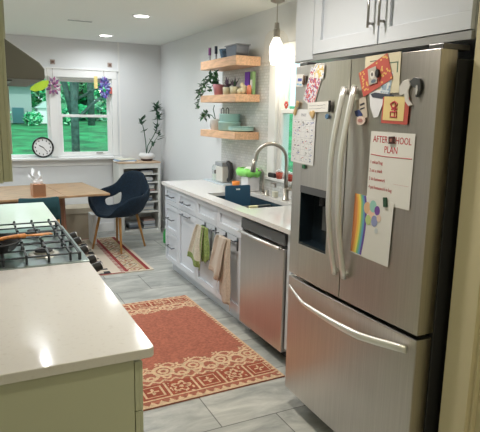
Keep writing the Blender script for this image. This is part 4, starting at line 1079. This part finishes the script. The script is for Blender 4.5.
twh = mat('towel_oat', (.66, .62, .52), .95, noise_amt=.12, nscale=80, bump=.5, bscale=300); tgr = mat('towel_green', (.26, .36, .12), .95, noise_amt=.3, nscale=60, bump=.5, bscale=300); tbg = mat('towel_beige', (.60, .51, .42), .95, noise_amt=.1, nscale=80, bump=.6, bscale=260); tbw = mat('towel_pale', (.68, .62, .55), .95, bump=.6, bscale=260)
towel_bar(3.83, 4.05, .672, 'dark over-door towel bar holding the green and white towel')
towel_bar(3.43, 3.63, .672, 'dark over-door towel bar holding the beige towel')
towel('green and oat-white dish towel hanging on the sink cabinet', [
    dict(name='back_fold', top=(4.02, 3.90), bot=(4.00, 3.84), z=(.36, .42), x=-.010, amp=.008, n=3, ph=1, m=tgr),
    dict(name='front_fold', top=(4.07, 3.95), bot=(4.29, 3.98), z=(.345, .29), x=-.020, amp=.011, n=4, ph=.3, m=twh, m2=tgr, f=lambda u, v: v > .82 or abs(u - .86) < .10 or (v > .2 and abs(u - .30) < .03))], .684)
towel('beige dish towel hanging nearest the dishwasher', [
    dict(name='back_fold', top=(3.62, 3.47), bot=(3.64, 3.43), z=(.19, .14), x=-.010, amp=.008, n=3, ph=2, m=tbg, p=1),
    dict(name='front_fold', top=(3.66, 3.50), bot=(3.80, 3.60), z=(.36, .30), x=-.022, amp=.011, n=4, ph=0, m=tbw, m2=tbg, f=lambda u, v: v > .88)], .684)

# ------------------------------------------------------------------ papers and magnets on the refrigerator doors
yc_ = (FY0 + FY1) / 2; hw_ = (FY1 - FY0) / 2
def fx(y): return RX - .012 * (1 - ((y - yc_) / hw_) ** 2) + .010
def wallobj(name, label, cat, yc, zc, rot=0, lift=.0012, group=None, tilt=True):
    """local x -> -Y (right as seen), y -> +Z, z -> -X (out of the door)"""
    t = thing(name, label, cat, (0, 0, 0), group=group, local=True)
    s = (fx(yc + .03) - fx(yc - .03)) / .06
    ex_ = Vector((-s, -1, 0)).normalized(); ez_ = ex_.cross(Vector((0, 0, 1))); 
    ez_ = ez_ if ez_.x < 0 else -ez_
    Mt = Matrix((ex_, Vector((0, 0, 1)), ez_)).transposed().to_4x4()
    t.matrix_world = Matrix.Translation((fx(yc) - lift, yc, zc)) @ Mt @ Matrix.Rotation(R(rot), 4, 'Z')
    return t
def sheet(t, name, w_, h_, m, th=.0008, x=0, y=0, z=0, curl=0):
    b = MB(); b.box(x - w_ / 2, x + w_ / 2, y - h_ / 2, y + h_ / 2, z, z + th, m); return b.build(name, t)
def text(t, name, s, x, y, size, m, z=.0012, bold=0.0, sx=1.0, align='LEFT'):
    cu = bpy.data.curves.new('tmp', 'FONT'); cu.body = s; cu.size = size; cu.align_x = align; cu.offset = bold; cu.extrude = .0003; cu.resolution_u = 2
    to = bpy.data.objects.new('tmp', cu); C.objects.link(to)
    dg = bpy.context.evaluated_depsgraph_get(); me = bpy.data.meshes.new_from_object(to.evaluated_get(dg)); me.name = name
    bpy.data.objects.remove(to); bpy.data.curves.remove(cu)
    me.transform(Matrix.Translation((x, y, z)) @ Matrix.Diagonal((sx, 1, 1, 1)))
    me.materials.clear(); me.materials.append(m)
    o = bpy.data.objects.new(name, me); C.objects.link(o); o.parent = t
    return o
inkr = mat('red_ink', (.50, .03, .05), .6); inkb = mat('blue_ink', (.10, .14, .45), .6); inkk = mat('black_ink', (.05, .05, .06), .6); inkg = mat('grey_ink', (.35, .36, .42), .6)
# poster
t = wallobj('chore_poster', 'white handwritten after school plan poster on the right door', 'poster', 1.607, 1.392, -.5, lift=.0025)
sheet(t, 'paper', .238, .285, paper)
text(t, 'lettering', 'AFTER SCHOOL', 0, .100, .038, inkr, bold=.0, sx=.76, align='CENTER')
text(t, 'lettering', 'PLAN', 0, .062, .038, inkr, bold=.0, sx=.8, align='CENTER')
for i, s in enumerate(('1 unload bag', '2 eat a snack', '3 do homework', '4 put homework in bag')): text(t, 'lettering', s, -.112, .014 - i * .034, .0195, inkr, bold=.0, sx=.72)
b = MB(); b.tube([(-.112, .050, .001), (-.04, .047, .001), (.03, .048, .001), (.112, .050, .001)], .0016, inkr, 5)
for k in range(9): b.box(.03 + k * .009, .034 + k * .009, -.055, -.0540, .0008, .0014, inkr)
b.build('ruled_line', t)
t = wallobj('magnet', 'dark square magnet over the poster heading', 'magnet', 1.602, 1.505, 4, lift=.0050)
b = MB(); b.box(-.014, .014, -.014, .014, 0, .006, mat('magnet_dark', (.08, .03, .03), .4)); b.box(-.006, .006, -.006, .006, .006, .007, mat('magnet_mid', (.35, .15, .12), .4)); b.build('body', t, bevel=.001)
# rainbow drawing
t = wallobj('drawing', 'child drawing of a rainbow and coloured balloons on right door', 'drawing', 1.688, 1.138, -2.0, lift=.0042)
t.scale = (.93, .97, 1)
sheet(t, 'paper', .250, .268, paper)
b = MB()
for i, c in enumerate([(.75, .28, .10), (.85, .48, .10), (.80, .68, .15), (.25, .55, .25), (.15, .38, .60), (.16, .10, .42)]):
    x = -.125 + i * .0125
    pts = [(x, .134), (x + .0125, .134)] + [(x + .0125 + .016 * math.sin((k + 1) * PI / 9), .134 - k * .268 / 8 * .98) for k in range(1, 9)] + [(x + .016 * math.sin((k + 1) * PI / 9) if i else -.125, .134 - k * .268 / 8 * .98) for k in range(8, 0, -1)]
    b.prism(pts, 'z', .0008 + i * .00003, .0012 + i * .00003, mat('crayon%d' % i, c, .8))
b.build('rainbow', t)
bl_c = [(-.035, .085, .026, (.80, .50, .30)), (-.005, .060, .024, (.90, .62, .50)), (.002, .098, .026, (.35, .65, .60)), (.030, .085, .020, (.22, .10, .42)), (.018, .038, .024, (.32, .36, .62)), (-.022, .035, .022, (.55, .68, .30)), (.045, .055, .016, (.85, .65, .55)), (.035, .0, .012, (.62, .68, .72))]
for i, (x, y, r, c) in enumerate(bl_c):
    b = MB(); b.prism(arr((x, y), 16, r * .85, r), 'z', .001 + i * .0001, .0016 + i * .0001, mat('balloon%d' % i, c, .8)); b.build('balloon', t)
t = wallobj('magnet', 'small dark green magnet holding the rainbow drawing', 'magnet', 1.612, 1.262, 8, lift=.0055)
b = MB(); b.box(-.010, .010, -.019, .019, 0, .007, mat('magnet_green', (.03, .09, .05), .4)); b.build('body', t, bevel=.002)
# calendar on left door
t = wallobj('calendar', 'printed white calendar sheet hanging on the left refrigerator door', 'calendar', 2.240, 1.490, -1.0, lift=.002)
t.scale = (1.08, 1.02, 1)
sheet(t, 'paper', .200, .258, mat('calendar_paper', (.78, .79, .82), .7))
b = MB()
for r_ in range(8): b.box(-.092, .092, .078 - r_ * .028, .0788 - r_ * .028, .0008, .0012, inkg)
for c_ in range(6): b.box(-.092 + c_ * .0368, -.0914 + c_ * .0368, -.118, .078, .0008, .0012, inkg)
b.build('grid', t)
random.seed(3)
for mm_, nm in ((inkb, 'entry'), (inkk, 'entry'), (inkr, 'entry')):
    b = MB()
    for _ in range(46 if mm_ is not inkr else 14):
        r_ = random.randrange(7); c_ = random.randrange(5); x = -.088 + c_ * .0368 + random.uniform(0, .018); y = .071 - r_ * .028 - random.uniform(0, .018)
        pts = [(x + k * .0026, y + random.uniform(-.003, .003), .0012) for k in range(5)]
        b.tube(pts, .0008, mm_, 3)
    b.build('handwriting', t)
text(t, 'lettering', 'MAY', 0, .095, .022, inkg, align='CENTER')
# note strip above calendar
t = wallobj('note', 'white note strip above the calendar on the left door', 'note', 2.105, 1.632, 1.5, lift=.006)
sheet(t, 'paper', .185, .046, paper)
b = MB()
for k in range(2): b.tube([(-.08 + i * .008, .008 - k * .014 + random.uniform(-.002, .002), .0012) for i in range(18)], .0009, inkg, 3)
b.build('writing', t)
t = wallobj('magnet', 'black bar magnet at the right end of the note strip', 'magnet', 2.012, 1.634, 0, lift=.0072)
b = MB(); b.box(-.005, .005, -.026, .026, 0, .006, blackmat); b.build('body', t)
# clothespin & small wooden magnet
pinm = mat('pin_wood', (.62, .44, .22), .5)
t = wallobj('clothespin', 'wooden clothespin magnet at the calendar left corner', 'clothespin', 2.305, 1.628, -28, lift=.005)
b = MB(); b.box(-.009, -.001, -.036, .036, 0, .008, pinm); b.box(.001, .009, -.036, .036, 0, .008, pinm); b.build('prong', t, bevel=.001)
b = MB(); b.cyl((-.010, .004, .004), (.010, .004, .004), .0045, nickel, seg=8); b.build('spring', t)
t = wallobj('magnet', 'heart-shaped wooden magnet at the calendar right corner', 'magnet', 2.152, 1.598, 10, lift=.005)
b = MB(); b.prism([(0, -.020), (.020, .002), (.018, .014), (.009, .018), (0, .010), (-.009, .018), (-.018, .014), (-.020, .002)], 'z', 0, .007, pinm); b.build('body', t, bevel=.001)
t = wallobj('magnet', 'round dark blue magnet at the left of the door handles', 'magnet', 2.030, 1.590, 0, lift=.004)
b = MB(); b.prism(arr((0, 0), 12, .012, .012), 'z', 0, .007, mat('magnet_blue', (.10, .20, .34), .4)); b.build('body', t, bevel=.001)
t = wallobj('magnet', 'tiny green magnet under the calendar', 'magnet', 2.215, 1.345, 0, lift=.003)
b = MB(); b.box(-.013, .013, -.010, .010, 0, .006, mat('magnet_forest', (.03, .16, .07), .4)); b.build('body', t, bevel=.002)
# little card with blue print
t = wallobj('card', 'small white card with blue print at the top left of the left door', 'card', 2.292, 1.760, -2, lift=.002)
sheet(t, 'paper', .075, .060, paper)
for q in ((-.018, .020, -.004, .010, inkb), (-.026, -.006, -.022, -.014, mat('skyink', (.25, .50, .75), .6)), (.0, .022, -.024, -.016, mat('skyink', (.25, .50, .75), .6))): b = MB(); b.box(*q[:4], .0008, .0014, q[4]); b.build('print', t)
t = wallobj('magnet', 'brown oblong magnet beside the small white card', 'magnet', 2.243, 1.760, -12, lift=.004)
b = MB(); b.box(-.008, .008, -.022, .022, 0, .008, mat('magnet_brown', (.15, .09, .06), .4)); b.build('body', t, bevel=.002)
# photo collages
def collage(label, yc, zc, w_, h_, rot, pal, lift, seed, cells=9, base=paper):
    t = wallobj('photo', label, 'photo', yc, zc, rot, lift=lift); sheet(t, 'paper', w_, h_, base)
    random.seed(seed); b = MB()
    ms = [mat('ph_%d_%d' % (seed, i), c, .5) for i, c in enumerate(pal)]
    n1, n2 = cells, max(3, int(cells * h_ / w_)); cw, ch = w_ * .94 / n1, h_ * .94 / n2
    for i in range(n1):
        for j in range(n2):
            q = noise.noise(Vector((i * .45, j * .45, seed * 3.1))) * .5 + .5 + random.uniform(-.12, .12)
            k = min(len(ms) - 1, max(0, int(q * len(ms))))
            b.box(-w_ * .47 + i * cw, -w_ * .47 + (i + 1) * cw, -h_ * .47 + j * ch, -h_ * .47 + (j + 1) * ch, .0008, .0011, ms[k])
    b.build('picture', t); return t
collage('colourful painted paper collage on the left door, under the cabinet', 2.170, 1.722, .105, .165, -24, [(.16, .20, .46), (.48, .52, .70), (.75, .74, .76), (.60, .12, .14), (.30, .14, .34), (.72, .66, .62)], .0022, 11, 14)
collage('small blue and yellow picture at the very top of the left door', 2.118, 1.792, .085, .060, -6, [(.20, .28, .55), (.80, .80, .82), (.72, .55, .20), (.62, .66, .74)], .0040, 12, 12)
# right door top cluster
t = wallobj('document', 'cream document behind the red card on the right door', 'paper', 1.688, 1.757, 1, lift=.0016); sheet(t, 'paper', .200, .150, mat('cream_doc', (.70, .64, .48), .7))
b = MB(); b.prism([(.035, .040), (.035, .036), (.083, .036), (.083, 0), (.088, 0), (.088, .040)], 'z', .0008, .0014, mat('dkgreen_ink', (.10, .18, .12), .6)); b.build('print', t)
b = MB(); b.box(-.07, -.03, .052, .055, .0008, .0014, inkk); b.build('print', t)
collage('blue landscape snapshot at the lower right of the cream document', 1.655, 1.722, .055, .085, -8, [(.10, .16, .24), (.30, .40, .52), (.62, .68, .74), (.78, .76, .72)], .0030, 21, 9)
t = wallobj('greeting_card', 'tilted red greeting card with yellow pattern on the right door', 'card', 1.722, 1.752, 22, lift=.0045)
b = MB(); b.box(-.088, .088, -.052, .052, 0, .0012, mat('card_red', (.52, .10, .08), .6)); b.build('card', t)
b = MB(); yl = mat('card_yellow', (.78, .50, .16), .6); random.seed(5)
for _ in range(46):
    x = random.choice((random.uniform(-.084, -.05), random.uniform(.03, .084), random.uniform(-.08, .08))); y = random.uniform(-.048, .048)
    if abs(x) < .035 and abs(y) < .04: continue
    b.prism(arr((x, y), 6, .005, .004), 'z', .0012, .0016, yl)
b.build('print', t)
t = wallobj('photo', 'small dog photo magnet on the red greeting card', 'photo', 1.733, 1.752, 12, lift=.0075)
b = MB(); b.box(-.024, .024, -.032, .032, 0, .002, mat('dogphoto', (.50, .47, .42), .5)); b.build('picture', t)
b = MB(); b.prism(arr((0, .004), 10, .013, .016), 'z', .002, .0026, mat('dogface', (.72, .70, .66), .6)); b.prism(arr((0, .006), 8, .006, .008), 'z', .0026, .003, mat('dogdark', (.12, .11, .10), .6)); b.prism(arr((.004, -.022), 8, .014, .007), 'z', .002, .0026, mat('dogblue', (.12, .16, .22), .6)); b.build('dog_figure', t)
t = wallobj('magnet', 'round black magnet beside the dog photo', 'magnet', 1.700, 1.760, 0, lift=.0075)
b = MB(); b.prism(arr((0, 0), 14, .010, .016), 'z', 0, .010, blackmat); b.build('body', t, bevel=.001)
# red bordered card
t = wallobj('greeting_card', 'yellow card with red character and red border on right door', 'card', 1.598, 1.617, -1.5, lift=.0045)
b = MB(); b.box(-.070, .070, -.050, .050, 0, .001, mat('card_red', (.52, .10, .08), .6)); b.build('card', t)
b = MB(); b.box(-.062, .048, -.038, .052, .001, .002, mat('card_gold', (.78, .62, .28), .6)); pg = b.build('panel', t)
b = MB()
b.tube([(-.024, .024, .0025), (-.004, .034, .0025), (.012, .026, .0025), (.006, .012, .0025), (-.014, .010, .0025), (-.024, .024, .0025)], .0032, inkr, 5)
b.tube([(-.016, .004, .0025), (.014, .006, .0025)], .003, inkr, 5); b.tube([(.0, .034, .0025), (.002, -.026, .0025)], .0026, inkr, 5); b.tube([(-.022, -.006, .0025), (-.020, -.024, .0025), (.014, -.024, .0025), (.012, -.004, .0025), (-.022, -.006, .0025)], .003, inkr, 5)
b.build('character', t)
# paper behind, left card, rosette
t = wallobj('note', 'curling white note with dark picture above the yellow card', 'note', 1.700, 1.648, -4, lift=.0025)
b = MB(); b.prism([(-.055, .045), (.050, .050), (.012, -.055), (-.012, -.060), (-.04, -.02)], 'z', 0, .0008, mat('note_white', (.76, .77, .82), .7)); b.build('paper', t)
b = MB(); b.prism([(-.045, .030), (-.02, .038), (.085, .034), (.095, .020), (.02, .016), (-.03, .018)], 'z', .001, .0018, mat('dark_bird', (.05, .06, .09), .6)); b.build('picture', t)
t = wallobj('card', 'small tan card with black writing left of the yellow card', 'card', 1.793, 1.625, 14, lift=.0025); sheet(t, 'paper', .062, .085, mat('tan_card', (.55, .48, .40), .7))
b = MB(); b.box(-.008, .020, .012, .020, .0008, .0014, inkk); b.box(-.010, .018, -.004, .002, .0008, .0014, inkk); b.build('writing', t)
t = wallobj('rosette', 'navy and pale ribbon rosette magnet on the tan card', 'magnet', 1.793, 1.590, 0, lift=.0045)
b = MB(); b.prism([(-.040, .024), (-.012, .030), (.010, .010), (.0, -.004), (-.030, .004)], 'z', 0, .004, mat('navy_ribbon', (.03, .05, .16), .6)); b.build('ribbon', t)
b = MB(); b.prism(arr((.006, -.014), 14, .030, .018), 'z', .004, .008, mat('rosette_pale', (.72, .58, .52), .6)); b.prism(arr((.006, -.014), 10, .016, .008), 'z', .008, .009, mat('rosette_red', (.45, .22, .20), .6)); b.build('badge', t)
# cat-like magnet figures
t = wallobj('magnet', 'white sculpted animal magnet right of the cream document', 'magnet', 1.548, 1.700, 0, lift=.003)
b = MB(); b.prism([(-.030, -.028), (-.034, .006), (-.014, .026), (.012, .030), (.022, .008), (.012, -.012), (.020, -.045), (.038, -.062), (.020, -.068), (.002, -.050), (-.006, -.024)], 'z', 0, .006, mat('magnet_white', (.66, .64, .62), .5)); b.build('body', t, bevel=.002)
t = wallobj('magnet', 'dark grey sculpted animal magnet, rightmost on the right door', 'magnet', 1.500, 1.702, 0, lift=.004)
b = MB(); b.prism([(-.030, .020), (-.008, .034), (.020, .028), (.026, -.006), (.014, -.038), (.004, -.036), (.004, -.006), (-.014, .000)], 'z', 0, .008, mat('magnet_dkgrey', (.07, .075, .08), .5)); b.build('body', t, bevel=.002)
b = MB(); b.prism(arr((.010, -.012), 8, .006, .018), 'z', .008, .010, mat('magnet_lt', (.5, .5, .5), .5)); b.build('stripe', t)

# ------------------------------------------------------------------ ceiling fixtures
canw = mat('can_trim', (.85, .85, .85), .5); cane = mat('can_glow', (1, 1, 1), .5, emit=(1, .97, .92), estr=9)
labs = ['recessed ceiling light nearest the camera of the two in view', 'recessed ceiling light farther away, above the window side']
for i, (x, y) in enumerate(CANS):
    lab = labs[i] if i < 2 else 'unseen recessed ceiling light above the room'
    t = thing('ceiling_light', lab, 'ceiling light', (x, y, H), group='recessed ceiling lights')
    b = MB(); b.lathe([(.068, -.004), (.090, -.003), (.092, -.0005), (.068, -.0005)], (x, y, H), canw, 28); b.build('trim_ring', t, smooth=True)
    b = MB(); b.lathe([(0, -.003), (.068, -.003), (.068, -.001), (0, -.001)], (x, y, H), cane, 28); b.build('lens', t)
b = MB()
for k in range(3): b.box(-.76, -.53, 5.655 + k * .016, 5.662 + k * .016, H - .006, H - .0005, mat('vent_grey', (.38, .40, .40), .5))
b.box(-.765, -.525, 5.645, 5.70, H - .003, H - .0003, canw)
tag(b.build('ceiling_vent', at=(-.64, 5.67, H)), 'small slotted air vent in the ceiling near the window', 'vent')
